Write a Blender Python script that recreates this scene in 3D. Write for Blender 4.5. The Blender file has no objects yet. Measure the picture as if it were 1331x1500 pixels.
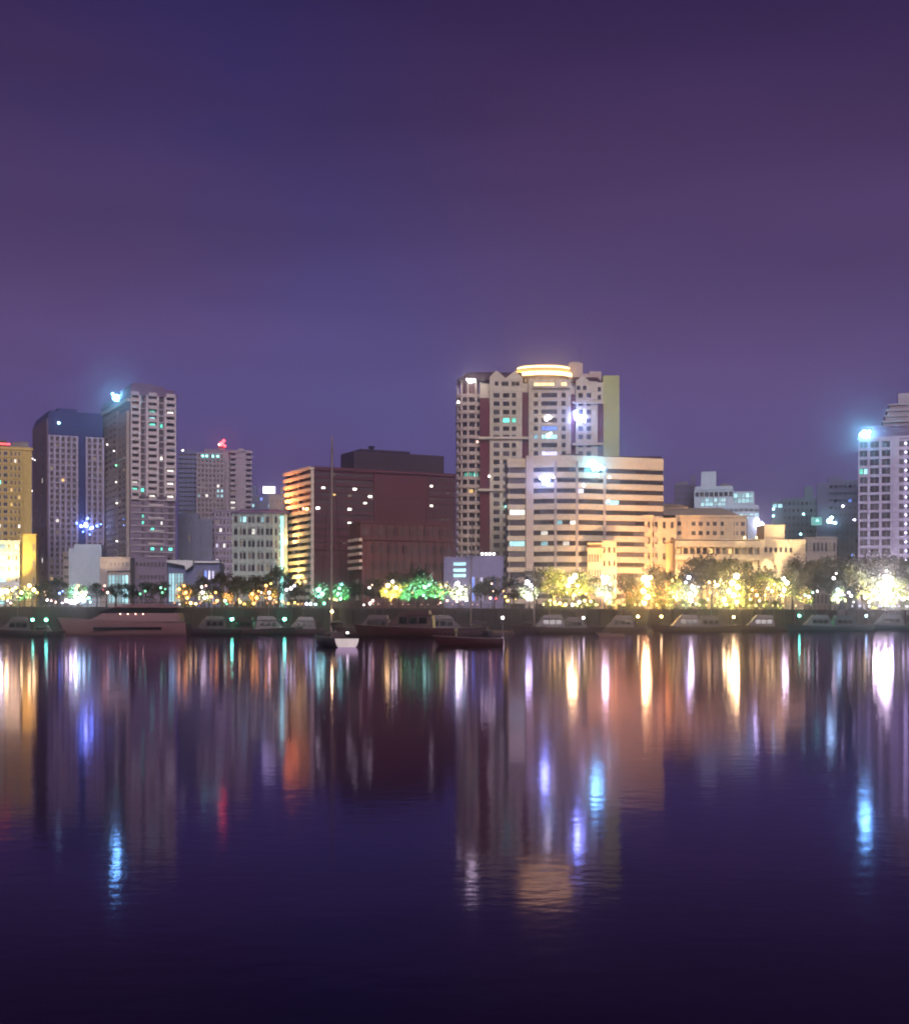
import bpy, math, random
from mathutils import Vector, Matrix
R = math.radians
random.seed(7)
scn = bpy.context.scene
COL = scn.collection

# ------------------------------------------------------------------ survey
# The photo frame is 1331 x 1500 px; camera 3.75 m above the water, level.
F, CX, HY, CZ = 2000.0, 665.5, 905.0, 3.75
ZG = 6.2                        # level of the reclaimed land above the water
def T(px): return (px - CX) / F
def wx(px, Y): return T(px) * Y
def wz(py, Y): return CZ + (HY - py) / F * Y
SK, SY0 = 0.525, 346.6          # quay line  Y = SY0 + SK * X
SA = math.atan(SK)
def shoreY(px): return SY0 / (1 - SK * T(px))
def shore_at(px, off=0.0):
    Y = shoreY(px) + off
    return wx(px, Y), Y

# ------------------------------------------------------------------ helpers
class MB:
    def __init__(s): s.v = []; s.f = []; s.m = []; s.smooth = []
    def add(s, vs, fs, m=0, smooth=False):
        n = len(s.v); s.v += [tuple(v) for v in vs]
        for f in fs: s.f.append([i + n for i in f]); s.m.append(m); s.smooth.append(smooth)
    def box(s, x0, x1, y0, y1, z0, z1, m=0):
        s.add([(x0,y0,z0),(x1,y0,z0),(x1,y1,z0),(x0,y1,z0),(x0,y0,z1),(x1,y0,z1),(x1,y1,z1),(x0,y1,z1)],
              [(0,3,2,1),(4,5,6,7),(0,1,5,4),(1,2,6,5),(2,3,7,6),(3,0,4,7)], m)
    def obox(s, fc, u0, u1, z0, z1, d0, d1, m=0):
        """box in a facade's frame: u along, z up, d outward"""
        p = lambda u, d, z: fpt(fc, u, d, z)
        s.add([p(u0,d1,z0),p(u1,d1,z0),p(u1,d0,z0),p(u0,d0,z0),p(u0,d1,z1),p(u1,d1,z1),p(u1,d0,z1),p(u0,d0,z1)],
              [(0,3,2,1),(4,5,6,7),(0,1,5,4),(1,2,6,5),(2,3,7,6),(3,0,4,7)], m)
    def prism(s, pts, z0, z1, m=0, top=None):
        n = len(pts); top = top or pts
        vs = [(x,y,z0) for x,y in pts] + [(x,y,z1) for x,y in top]
        s.add(vs, [tuple(range(n))[::-1], tuple(range(n,2*n))] + [(i,(i+1)%n,(i+1)%n+n,i+n) for i in range(n)], m)
    def fprism(s, fc, pts, d0, d1, m=0):
        """polygon (u,z) on a facade extruded outward from d0 to d1"""
        n = len(pts)
        vs = [fpt(fc,u,d1,z) for u,z in pts] + [fpt(fc,u,d0,z) for u,z in pts]
        s.add(vs, [tuple(range(n)), tuple(range(n,2*n))[::-1]] + [(i,i+n,(i+1)%n+n,(i+1)%n) for i in range(n)], m)
    def tube(s, pts, radii, n=8, m=0, cap=True):
        pts = [Vector(p) for p in pts]
        if not hasattr(radii, '__len__'): radii = [radii]*len(pts)
        vs = []; 
        for i, p in enumerate(pts):
            d = (pts[min(i+1,len(pts)-1)] - pts[max(i-1,0)]).normalized()
            a = d.cross(Vector((0,0,1)));  a = Vector((1,0,0)) if a.length < 1e-3 else a.normalized()
            b = d.cross(a).normalized()
            for k in range(n):
                t = 2*math.pi*k/n
                vs.append(p + (a*math.cos(t) + b*math.sin(t))*radii[i])
        fs = []
        for i in range(len(pts)-1):
            for k in range(n):
                fs.append((i*n+k, i*n+(k+1)%n, (i+1)*n+(k+1)%n, (i+1)*n+k))
        s.add(vs, fs, m, True)
        if cap: s.add(vs[:n], [tuple(range(n))], m); s.add(vs[-n:], [tuple(range(n))[::-1]], m)
    def lathe(s, prof, c=(0,0,0), n=12, m=0):
        vs = []; fs = []
        for r, z in prof:
            for k in range(n):
                t = 2*math.pi*k/n; vs.append((c[0]+r*math.cos(t), c[1]+r*math.sin(t), c[2]+z))
        for i in range(len(prof)-1):
            for k in range(n): fs.append((i*n+k, i*n+(k+1)%n, (i+1)*n+(k+1)%n, (i+1)*n+k))
        s.add(vs, fs, m, True)
    def ball(s, c, r, m=0, n=10, k=6, sq=1.0):
        prof = [(max(.001, r*math.sin(math.pi*i/k)), -r*sq*math.cos(math.pi*i/k)) for i in range(k+1)]
        s.lathe(prof, c, n, m)
    def mesh(s, name, mats):
        me = bpy.data.meshes.new(name); me.from_pydata(s.v, [], s.f)
        for mt in (mats if isinstance(mats, (list,tuple)) else [mats]): me.materials.append(mt)
        me.polygons.foreach_set('material_index', s.m); me.polygons.foreach_set('use_smooth', s.smooth)
        me.update(); return me
    def build(s, name, mats, parent=None, loc=(0,0,0), rz=0.0):
        return link(name, s.mesh(name, mats), parent, loc, rz)
def link(name, data, parent=None, loc=(0,0,0), rz=0.0):
    o = bpy.data.objects.new(name, data); COL.objects.link(o)
    o.location = loc; o.rotation_euler = (0,0,rz)
    if parent is not None: o.parent = parent
    return o
def tag(o, label=None, cat=None, group=None, kind=None):
    if label: o['label'] = label
    if cat: o['category'] = cat
    if group: o['group'] = group
    if kind: o['kind'] = kind
    return o
def thing(name, label, cat, loc, rz=0.0, group=None):
    return tag(link(name, None, None, loc, rz), label, cat, group)
def face(ox, oy, ang): return (ox, oy, math.cos(ang), math.sin(ang), ang)
def fpt(fc, u, d, z): return (fc[0] + fc[2]*u + fc[3]*d, fc[1] + fc[3]*u - fc[2]*d, z)

# ------------------------------------------------------------------ materials
def new_mat(name):
    m = bpy.data.materials.new(name); m.use_nodes = True
    nt = m.node_tree; nt.nodes.clear()
    return m, nt, nt.nodes.new, nt.links.new
def mat(name, col, rough=.75, var=.22, scale=.12, spec=.3, metal=0.0, bump=0.0, streak=.0):
    m, nt, N, L = new_mat(name)
    out = N('ShaderNodeOutputMaterial'); b = N('ShaderNodeBsdfPrincipled')
    tc = N('ShaderNodeTexCoord'); mp = N('ShaderNodeMapping'); mp.inputs['Scale'].default_value = (1,1,.35)
    n1 = N('ShaderNodeTexNoise'); n1.inputs['Scale'].default_value = scale; n1.inputs['Detail'].default_value = 6; n1.inputs['Roughness'].default_value = .65
    n2 = N('ShaderNodeTexNoise'); n2.inputs['Scale'].default_value = scale*9; n2.inputs['Detail'].default_value = 3
    mx = N('ShaderNodeMath'); mx.operation = 'ADD'
    cr = N('ShaderNodeMapRange'); cr.inputs['From Min'].default_value = .65; cr.inputs['From Max'].default_value = 1.35
    cr.inputs['To Min'].default_value = 1-var; cr.inputs['To Max'].default_value = 1+var*.6
    sc = N('ShaderNodeVectorMath'); sc.operation = 'SCALE'; sc.inputs[0].default_value = col
    L(tc.outputs['Object'], mp.inputs['Vector']); L(mp.outputs[0], n1.inputs['Vector']); L(tc.outputs['Object'], n2.inputs['Vector'])
    L(n1.outputs['Fac'], mx.inputs[0]); L(n2.outputs['Fac'], mx.inputs[1]); L(mx.outputs[0], cr.inputs['Value'])
    L(cr.outputs[0], sc.inputs['Scale']); L(sc.outputs[0], b.inputs['Base Color'])
    b.inputs['Roughness'].default_value = rough; b.inputs['Specular IOR Level'].default_value = spec; b.inputs['Metallic'].default_value = metal
    if bump:
        bp = N('ShaderNodeBump'); bp.inputs['Strength'].default_value = bump; bp.inputs['Distance'].default_value = .1
        L(n2.outputs['Fac'], bp.inputs['Height']); L(bp.outputs[0], b.inputs['Normal'])
    L(b.outputs[0], out.inputs[0]); return m
def emit(name, col, st):
    m, nt, N, L = new_mat(name)
    out = N('ShaderNodeOutputMaterial'); b = N('ShaderNodeBsdfPrincipled')
    b.inputs['Base Color'].default_value = (.25,.25,.25,1)
    b.inputs['Emission Color'].default_value = (*col,1); b.inputs['Emission Strength'].default_value = st
    L(b.outputs[0], out.inputs[0]); return m
def litwin(name, col, st):
    """a lit room behind a window: brightness differs between rooms and within the pane"""
    m, nt, N, L = new_mat(name)
    out = N('ShaderNodeOutputMaterial'); b = N('ShaderNodeBsdfPrincipled')
    b.inputs['Base Color'].default_value = (.05,.05,.05,1); b.inputs['Roughness'].default_value = .15
    oi = N('ShaderNodeObjectInfo'); tc = N('ShaderNodeTexCoord'); nz = N('ShaderNodeTexNoise'); nz.inputs['Scale'].default_value = 1.1
    a = N('ShaderNodeMath'); a.operation = 'MULTIPLY_ADD'; a.inputs[1].default_value = .9; a.inputs[2].default_value = .35
    c = N('ShaderNodeMath'); c.operation = 'MULTIPLY'
    d = N('ShaderNodeMath'); d.operation = 'MULTIPLY'; d.inputs[1].default_value = st*2
    L(oi.outputs['Random'], a.inputs[0]); L(tc.outputs['Object'], nz.inputs['Vector']); L(nz.outputs['Fac'], c.inputs[0]); L(a.outputs[0], c.inputs[1])
    L(c.outputs[0], d.inputs[0]); L(d.outputs[0], b.inputs['Emission Strength']); b.inputs['Emission Color'].default_value = (*col,1)
    L(b.outputs[0], out.inputs[0]); return m
def glass_mat(name, lo, hi, tint=(1,1,1)):
    m, nt, N, L = new_mat(name)
    out = N('ShaderNodeOutputMaterial'); b = N('ShaderNodeBsdfPrincipled'); oi = N('ShaderNodeObjectInfo')
    pw = N('ShaderNodeMath'); pw.operation = 'POWER'; pw.inputs[1].default_value = 2.5
    mr = N('ShaderNodeMapRange'); mr.inputs['To Min'].default_value = lo; mr.inputs['To Max'].default_value = hi
    sc = N('ShaderNodeVectorMath'); sc.operation = 'SCALE'; sc.inputs[0].default_value = tint
    L(oi.outputs['Random'], pw.inputs[0]); L(pw.outputs[0], mr.inputs['Value']); L(mr.outputs[0], sc.inputs['Scale'])
    L(sc.outputs[0], b.inputs['Base Color']); b.inputs['Roughness'].default_value = .07; b.inputs['Specular IOR Level'].default_value = .4
    L(b.outputs[0], out.inputs[0]); return m
def leaf_mat(name, a, b_):
    m, nt, N, L = new_mat(name)
    out = N('ShaderNodeOutputMaterial'); b = N('ShaderNodeBsdfPrincipled'); g = N('ShaderNodeNewGeometry')
    mx = N('ShaderNodeMix'); mx.data_type = 'RGBA'; mx.inputs['A'].default_value = (*a,1); mx.inputs['B'].default_value = (*b_,1)
    L(g.outputs['Random Per Island'], mx.inputs['Factor']); L(mx.outputs['Result'], b.inputs['Base Color'])
    b.inputs['Roughness'].default_value = .55
    tr = N('ShaderNodeBsdfTranslucent'); L(mx.outputs['Result'], tr.inputs['Color'])
    ms = N('ShaderNodeMixShader'); ms.inputs[0].default_value = .3
    L(b.outputs[0], ms.inputs[1]); L(tr.outputs[0], ms.inputs[2]); L(ms.outputs[0], out.inputs[0]); return m

M = {}
def A(k, *a, **kw): M[k] = mat(k, *a, **kw)
A('wall_gold', (.55,.40,.14)); A('wall_olive', (.10,.11,.07)); A('wall_lilac', (.36,.30,.42)); A('wall_umber', (.15,.10,.12))
A('wall_navy', (.045,.05,.15)); A('wall_grey', (.5,.43,.46)); A('wall_taupe', (.36,.30,.28)); A('wall_mauve', (.21,.16,.23))
A('wall_slate', (.13,.14,.26)); A('wall_pink', (.34,.28,.33)); A('wall_blue', (.26,.27,.40)); A('wall_mint', (.33,.36,.33))
A('wall_maroon', (.10,.03,.042)); A('wall_plum', (.085,.045,.075)); A('wall_dark', (.04,.022,.035)); A('wall_rust', (.13,.05,.05))
A('slab_pale', (.62,.52,.42)); A('wall_cream', (.54,.47,.37)); A('wall_wine', (.12,.02,.035)); A('roof_wine', (.05,.015,.025))
A('wall_sage', (.40,.42,.18)); A('wall_sand', (.46,.36,.31)); A('slab_sand', (.54,.44,.32)); A('wall_peach', (.68,.50,.30))
A('roof_tan', (.24,.19,.16)); A('wall_white', (.62,.62,.62)); A('wall_ice', (.45,.52,.60)); A('wall_dusk', (.12,.11,.20)); A('wall_teal', (.10,.16,.20))
A('wall_violet', (.42,.37,.5)); A('wall_iris', (.2,.18,.33)); A('roof_violet', (.16,.10,.18)); A('concrete', (.22,.20,.20)); A('metal_dark', (.03,.03,.035), rough=.4, metal=.8)
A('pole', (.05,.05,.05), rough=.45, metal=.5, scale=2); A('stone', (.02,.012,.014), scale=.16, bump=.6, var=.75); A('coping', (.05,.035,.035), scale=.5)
A('paving', (.2,.18,.17)); A('bark', (.07,.05,.035), scale=2, bump=.5); A('wood', (.12,.07,.05), scale=1.2)
A('hull_pink', (.155,.075,.083), rough=.35, scale=.4); A('hull_white', (.86,.8,.74), rough=.3, scale=.5); A('hull_navy', (.035,.02,.045), rough=.3, scale=.5)
A('hull_dark', (.022,.012,.018), rough=.35, scale=.5); A('hull_red', (.03,.004,.008), rough=.4, scale=.5); A('hull_mauve', (.045,.022,.03), rough=.4, scale=.5)
A('hull_teal', (.014,.045,.06), rough=.35, scale=.5); A('deck', (.06,.03,.03), scale=1); A('canvas', (.06,.04,.06)); A('spar', (.2,.15,.13), rough=.4, scale=1)
A('frame_pale', (.4,.36,.34)); A('boat_rail', (.09,.06,.065)); A('frame_dark', (.05,.045,.05)); A('awning', (.45,.36,.28))
M['glass'] = glass_mat('window_glass', .03, .13, (1,.82,.92)); M['glass_blue'] = glass_mat('blue_glass', .01, .06, (.6,.7,1.3))
M['boat_glass'] = glass_mat('boat_glass', .004, .008)
W_, TE, CY, AM, BL, VI = (1,.92,.82), (.12,.85,.62), (.45,.9,1), (1,.62,.2), (.16,.3,1), (.75,.7,1)
M['lw'] = litwin('lit_white', W_, 3); M['lx'] = litwin('lit_bright', W_, 9); M['lt'] = litwin('lit_teal', TE, 3.2); M['lc'] = litwin('lit_cyan', CY, 1.9)
M['la'] = litwin('lit_amber', AM, 2.5); M['lb'] = litwin('lit_blue', BL, 2.5); M['lv'] = litwin('lit_violet', VI, 2); M['ld'] = litwin('lit_dim', (1,.75,.5), .25)
COLS = dict(Y=(1,.66,.14), W=(1,.93,.86), O=(1,.42,.09), G=(.2,1,.45), C=(.45,.88,1), V=(.78,.74,1), P=(1,.55,.42), B=(.15,.3,1), T=(.2,.9,.8), RD=(1,.05,.06), EB=(.2,.66,1), EV=(.3,.42,1), CR=(1,.66,.24), LY=(1,.76,.27), D=(.4,1,.7), DG=(.12,1,.55))
def bulb(c, st):
    k = 'bulb_%s_%d' % (c, round(st))
    if k not in M: M[k] = emit(k, COLS[c], st)
    return M[k]

# ------------------------------------------------------------------ buildings
_wc = {}
def win_mesh(w, h, glass, frame, mull):
    k = (round(w,2), round(h,2), glass, frame, mull)
    if k not in _wc:
        mb = MB(); t = min(.12, w*.1)
        mb.box(-w/2, w/2, -.10, .02, -h/2, -h/2+t, 1); mb.box(-w/2, w/2, -.10, .02, h/2-t, h/2, 1)
        mb.box(-w/2, -w/2+t, -.10, .02, -h/2+t, h/2-t, 1); mb.box(w/2-t, w/2, -.10, .02, -h/2+t, h/2-t, 1)
        for i in range(1, mull):
            u = -w/2 + w*i/mull; mb.box(u-.04, u+.04, -.09, .02, -h/2+t, h/2-t, 1)
        mb.add([(-w/2+t,-.04,-h/2+t),(w/2-t,-.04,-h/2+t),(w/2-t,-.04,h/2-t),(-w/2+t,-.04,h/2-t)], [(0,1,2,3)], 0)
        _wc[k] = mb.mesh('window', [M[glass], M[frame]])
    return _wc[k]
class Bld:
    def __init__(s, name, label, cat, px, Y, deg=0.0):
        s.X0, s.Y0, s.th = wx(px, Y), Y, R(deg); s.c, s.s = math.cos(s.th), math.sin(s.th)
        s.root = thing(name, label, cat, (s.X0, Y, ZG), s.th); s.w = []; s.front = face(0,0,0)
    def ux(s, px):            # local x on the front plane seen at pixel px
        t = T(px); return (t*s.Y0 - s.X0)/(s.c - t*s.s)
    def vy(s, px, x=0.0):     # local y along a side face at local x seen at pixel px
        t = T(px); return (t*(s.Y0 + x*s.s) - s.X0 - x*s.c)/(-s.s - t*s.c)
    def z(s, py, dY=0.0): return wz(py, s.Y0 + dY) - ZG
    def px_of(s, p):
        X = s.X0 + s.c*p[0] - s.s*p[1]; Y = s.Y0 + s.s*p[0] + s.c*p[1]
        return CX + F*X/Y, HY - F*(p[2] + ZG - CZ)/Y
    def part(s, name, mb, mats, parent=None):
        ml = [M[k] if isinstance(k, str) else k for k in (mats if isinstance(mats, (list,tuple)) else [mats])]
        return mb.build(name, ml, parent or s.root)
    def win(s, fc, u, z, w, h, glass='glass', frame='frame_pale', mull=2, d=0.0):
        s.w.append([fpt(fc,u,d,z), fc[4], w, h, glass, frame, mull])
    def grid(s, fc, u0, u1, z0, z1, nc, nf, fw=.6, fh=.55, glass='glass', frame='frame_pale', mull=2, d=0.0, skip=None, lit=0.0, mats=('lw','la','ld','lw')):
        du, dz = (u1-u0)/nc, (z1-z0)/nf
        for j in range(nf):
            for i in range(nc):
                if skip and skip(i, j): continue
                g = random.choice(mats) if random.random() < lit else ('ld' if glass == 'glass' and random.random() < .05 else glass)
                s.win(fc, u0+du*(i+.5), z0+dz*(j+.5), du*fw, dz*fh, g, frame, mull, d)
    def light(s, px, py, m, n=1):
        ws = sorted(s.w, key=lambda q: (s.px_of(q[0])[0]-px)**2 + (s.px_of(q[0])[1]-py)**2)
        for q in ws[:n]: q[4] = m
    def finish(s, cap=100):
        key = lambda q: (q[4] in ('glass','glass_blue'), -q[2]*q[3])
        ws = sorted(s.w, key=key)
        for q in ws[:cap]:
            link('window', win_mesh(q[2], q[3], q[4], q[5], q[6]), s.root, q[0], q[1])
        if len(ws) > cap:
            mb = MB()
            for q in ws[cap:]:
                me = win_mesh(*q[2:]); c_, s_ = math.cos(q[1]), math.sin(q[1])
                vs = [(q[0][0]+v.co.x*c_-v.co.y*s_, q[0][1]+v.co.x*s_+v.co.y*c_, q[0][2]+v.co.z) for v in me.vertices]
                n0 = len(mb.v); mb.v += vs
                for p in me.polygons: mb.f.append([i+n0 for i in p.vertices]); mb.m.append(p.material_index); mb.smooth.append(False)
            o = s.part('window', mb, [ws[-1][4], ws[-1][5]]); o['kind'] = 'stuff'
    def lamp(s, p, r, c, st, nm='lamp', blobs=1, seed=0):
        """a lamp on the building: bracket with the bulb(s) as a sub-part"""
        rnd = random.Random(seed); mb = MB(); mb.box(p[0]-.12, p[0]+.12, p[1]-.1, p[1]+max(.6, r+1.2), p[2]-r-.25, p[2]-r+.05)
        o = s.part(nm, mb, 'metal_dark'); b = MB()
        for i in range(blobs):
            q = (p[0]+rnd.uniform(-1,1)*r*1.6*(i>0), p[1], p[2]+rnd.uniform(-.7,1.2)*r*1.2*(i>0)); b.ball(q, r*(1 if i==0 else rnd.uniform(.35,.7)))
        s.part('bulb', b, bulb(c, st), o); return o
    def lamp_px(s, px, py, d, r, c, st, **kw):
        s.lamp((s.ux(px), -d, s.z(py)), r, c, st, **kw)

FLOODS = []
def flood(px, py, Y, tpx, tpy, tY, col, power, size=70, soft=.4):
    l = bpy.data.lights.new('flood_light', 'SPOT'); l.energy = power; l.color = col; l.spot_size = R(size); l.spot_blend = .6; l.shadow_soft_size = soft
    o = bpy.data.objects.new('flood_light', l); COL.objects.link(o)
    p = Vector((wx(px,Y), Y, wz(py,Y) if py else ZG+.8)); q = Vector((wx(tpx,tY), tY, wz(tpy,tY)))
    o.location = p; o.rotation_euler = (q-p).to_track_quat('-Z','Y').to_euler()
    FLOODS.append(o)

def simple_roof(b, x0, x1, y0, y1, z, seed, n=4, m='concrete'):
    """parapet and plant boxes on a flat roof"""
    rnd = random.Random(seed)
    for i in range(n):
        w, d, h = rnd.uniform(1.2,3.2), rnd.uniform(1.2,3), rnd.uniform(.8,2.0)
        x = rnd.uniform(x0+.5, max(x0+.6, x1-w-.5)); y = rnd.uniform(y0+1, max(y0+1.1, y1-d-1)); mb = MB(); mb.box(x, x+w, y, y+d, z+.01*i, z+h); mb.box(x-.1, x+w+.1, y-.1, y+d+.1, z+h, z+h+.12+.01*i)
        b.part('roof_unit', mb, m)

# ---- A: golden tower at the frame edge
b = Bld('golden_tower', 'golden floodlit tower with red roof lights, cut by the frame edge beside the navy tower', 'building', -34, 400, 20)
x1 = b.ux(47); zt = b.z(657); xs = b.ux(33); mb = MB(); mb.box(0, x1, 0, 22, 0, zt); mb.box(-.3, x1+.3, -.3, 22.3, zt, zt+.9)
nf = 22; dz = zt/nf
for i in range(1, nf): mb.obox(b.front, 0, xs, i*dz-.12, i*dz+.12, 0, .22)
for px in (-34, -8, 14, 33): u = b.ux(px); mb.obox(b.front, u-.2, u+.2, 0, zt, 0, .35)
b.part('wall', mb, 'wall_gold')
b.grid(b.front, 0, b.ux(13), 0, zt, 5, nf, .7, .55, lit=.08, mats=('lt','lw')); b.grid(b.front, b.ux(14.5), xs-.3, 0, zt, 3, nf, .5, .5, lit=.1, mats=('lw','la'))
mb = MB(); mb.box(1, x1*.55, 4, 18, zt+.9, zt+3.2); b.part('penthouse', mb, 'wall_olive'); simple_roof(b, x1*.6, x1, 2, 20, zt+.9, 1)
for i in range(5): b.lamp((b.ux(1+i*3.2), -.5, zt+1.6), .33, 'RD', 5, 'roof_light')
b.finish(110)
b = Bld('banded_block', 'low white block with cyan lit window bands below the golden tower', 'building', -30, 372, 12)
x1 = b.ux(29); zt = b.z(794); mb = MB(); mb.box(0, x1, 0, 12, 0, zt); mb.box(-.2, x1+.2, -.2, 12.2, zt, zt+.5)
for i in range(6): mb.obox(b.front, 0, x1, i*zt/6-.05, i*zt/6+.62, 0, .3)
for px in (11, 20, 29): u = b.ux(px); mb.obox(b.front, u-.25, u, 0, zt, 0, .4)
b.part('wall', mb, 'wall_white')
b.grid(b.front, 0, b.ux(11)-.3, .35, zt+.35, 4, 6, .94, .5, 'lc', mull=3); b.grid(b.front, b.ux(11), x1-.3, .35, zt+.35, 3, 6, .55, .4, lit=.3, mull=2); b.finish()
b = Bld('gold_annexe', 'plain golden lit annexe box beside the banded white block', 'building', 27, 376, 12)
x1 = b.ux(53); zt = b.z(784); mb = MB(); mb.box(0, x1, 0, 9, 0, zt); mb.box(-.15, x1+.15, -.15, 9.15, zt, zt+.4); mb.obox(b.front, x1*.72, x1*.76, 0, zt, 0, .15); mb.obox(b.front, 0, x1, zt*.5, zt*.5+.2, 0, .12)
b.part('wall', mb, 'wall_gold'); b.grid(b.front, x1*.78, x1-.1, 1, zt-1, 1, 4, .6, .4); b.finish()

# ---- B: navy tower
b = Bld('navy_tower', 'dark navy topped tower with two lilac window grids split by a blue strip', 'building', 71, 470, 26)
x1 = b.ux(151); zt = b.z(606); D = b.vy(50); lf = face(0, D, R(-90)); zb = b.z(638); mb = MB(); mb.box(0, x1, 0, D, 0, zt)
b.part('wall', mb, 'wall_navy')
mb = MB(); mb.obox(lf, 0, D+.0, 0, zt-1.5, .0, .5); b.part('side_wall', mb, 'wall_umber')
mb = MB(); nf = 30
for i in range(nf+1): z = i*zb/nf; mb.obox(b.front, .3, b.ux(113), z-.22, z+.22, 0, .5); mb.obox(b.front, b.ux(127), x1, z-.22, z+.22, 0, .5)
ga = [b.ux(72+(113-72)*i/5) for i in range(6)]; gb = [b.ux(127+(151-127)*i/3) for i in range(4)]
for u in ga+gb: mb.obox(b.front, max(u-.35,0), u+.35, 0, zb+.22, .5, .8)
b.part('lattice', mb, 'wall_lilac')
mb = MB(); mb.box(.4, x1-.4, .5, D-.5, zt, zt+1.2); mb.box(x1*.2, x1*.55, 3, 12, zt+1.2, zt+2.6); b.part('parapet', mb, 'wall_navy')
b.grid(b.front, ga[0], ga[-1], 0, zb, 5, nf, .62, .62, lit=.02); b.grid(b.front, gb[0], gb[-1], 0, zb, 3, nf, .62, .62, lit=.02)
b.grid(lf, 2, D-2, 6, zt-6, 2, 12, .14, .4, frame='frame_dark', d=.5, lit=.15)
b.light(82,766,'lw'); b.light(90,700,'la')
b.lamp_px(86, 619, .7, .45, 'C', 10, blobs=2, seed=3)
for i,(px,py,r,st,c) in enumerate([(125,768,.6,60,'EV'),(118,770,.4,60,'B'),(134,772,.4,60,'B'),(128,758,.3,20,'B'),(112,766,.3,14,'B'),(141,769,.3,14,'B'),(121,778,.28,12,'B'),(147,766,.25,10,'B'),(131,782,.25,10,'B')]):
    b.lamp_px(px, py, 1.3, r, c, st, nm='sign_lamp', blobs=3, seed=i)
for px, py in ((52,660),(55,664),(51,709),(49,745),(50,752)): b.lamp((-.9, b.vy(px), b.z(py)), .22, 'W', 7, nm='sign_lamp')
b.finish()
b = Bld('pale_blue_box', 'windowless pale blue box at the foot of the navy tower', 'building', 101, 430, 8)
x1 = b.ux(149); zt = b.z(803); mb = MB(); mb.box(0, x1, 0, 12, 0, zt); mb.box(x1*.15, x1*.98, 1, 9, zt, b.z(797)); mb.obox(b.front, 0, x1, zt-.5, zt-.2, 0, .12)
for i in range(1,6): mb.obox(b.front, x1*i/6-.04, x1*i/6+.04, 0, zt-.5, 0, .08)
b.part('wall', mb, 'wall_ice'); b.grid(b.front, .3, x1*.45, 1.2, 3.4, 4, 1, .7, .8, lit=.5, mats=('lv','lc')); b.finish()
b = Bld('striped_annexe', 'slim olive annexe with horizontal bands beside the pale blue box', 'building', 93, 436, 8)
x1 = b.ux(103); zt = b.z(810); mb = MB(); mb.box(0, x1, 0, 10, 0, zt)
for i in range(7): mb.obox(b.front, -.1, x1+.1, i*zt/6-.3, i*zt/6+.2, 0, .3)
b.part('wall', mb, 'wall_taupe'); b.grid(b.front, 0, x1, 0, zt, 1, 6, .8, .4); b.finish()

# ---- C: tall grey tower
b = Bld('balcony_tower', 'tallest grey tower beside the navy one, stacked balconies and a cyan roof beacon', 'building', 191, 450, 27)
x1 = b.ux(257); D = b.vy(150); zt = b.z(578); zl = b.z(583); lf = face(0, D, R(-90)); rz0 = b.z(726)
mb = MB(); mb.box(0, x1, 0, D, 0, zt); b.part('wall', mb, 'wall_mauve')
nf = 33; dz = zt/nf; mb = MB(); f0 = int(rz0/dz)
bays = [(192,203),(205,213),(217,229),(233,240),(243,256)]
for j in range(nf+1):
    z = j*dz
    mb.obox(b.front, 0, x1, z-.14, z+.14, 0, .35)
    if j >= f0:
        for k,(a,c_) in enumerate(bays):
            if k in (1,3): continue
            mb.obox(b.front, b.ux(a), b.ux(c_), z+.14, z+1.05, .75, .95); mb.obox(b.front, b.ux(a), b.ux(c_), z-.1, z+.1, .35, .95)
    elif j % 2 == 0:
        mb.obox(b.front, b.ux(217), b.ux(240), z+.14, z+.9, .35, .6)
for px in (191.5,204,215,230.5,241.5,256.5): u = b.ux(px); mb.obox(b.front, max(0,u-.35), min(x1,u+.35), rz0, zt, 0, 1.0)
b.part('balcony', mb, 'wall_grey')
for k,(a,c_) in enumerate(bays):
    b.grid(b.front, b.ux(a)+.2, b.ux(c_)-.2, f0*dz, zt, 1, nf-f0, .85, .62, frame='frame_dark', mull=3, lit=.03)
    if k != 0: b.grid(b.front, b.ux(a)+.4, b.ux(c_)-.2, 4*dz, f0*dz, 1, f0-4, .6, .5, frame='frame_dark', lit=.03)
mb = MB(); mb.obox(lf, 0, D*.62, 0, zl-2, 0, .6); mb.obox(lf, D*.66, D*.97, 0, zl-4, 0, .9); mb.box(-1.1,.0,-.0,D,zl-1.2,zl)
for j in range(nf-1):
    z = j*dz+.6; mb.obox(lf, 0, D*.62, z-.2, z+.5, .6, .8); mb.obox(lf, D*.66, D*.97, z-.2, z+.3, .9, 1.05)
b.part('side_wall', mb, 'wall_taupe'); b.grid(lf, 1, D*.6, 3, zl-3, 4, nf-2, .55, .4, d=.6, lit=.03); b.grid(lf, D*.68, D*.95, 3, zl-6, 2, nf-3, .45, .4, d=.9, lit=.02)
mb = MB(); mb.box(-.5, x1+.6, -.9, D, zt, zt+1.0); mb.box(.2, x1-.2, .3, D-.3, zt+1.0, zt+2.4); mb.box(.6, b.ux(242), 1, D*.6, zt+2.4, b.z(562)); mb.box(1.4, b.ux(228), 1.6, D*.4, b.z(562), b.z(559)); b.part('roof', mb, 'roof_violet')
for px,py in ((228,606),(228,612),(224,604),(228,627),(232,626),(199,717),(204,718)): b.light(px,py,'lt',1)
for px,py in ((208,752),(210,760),(214,768),(222,772),(226,774),(206,766),(229,806),(243,806),(247,807)): b.light(px,py,'lt',1)
for px,py in ((231,668),(246,602),(248,708),(217,732),(246,733)): b.light(px,py,'lw',1)
b.light(222,612,'lc',1)
for i,(px,py) in enumerate(((172,676),(172,701),(173,733),(173,790),(169,653),(159,638))): b.lamp((-1.4, b.vy(px,-1.0), b.z(py)), .25, 'W' if i!=0 else 'G', 8, nm='sign_lamp')
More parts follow.
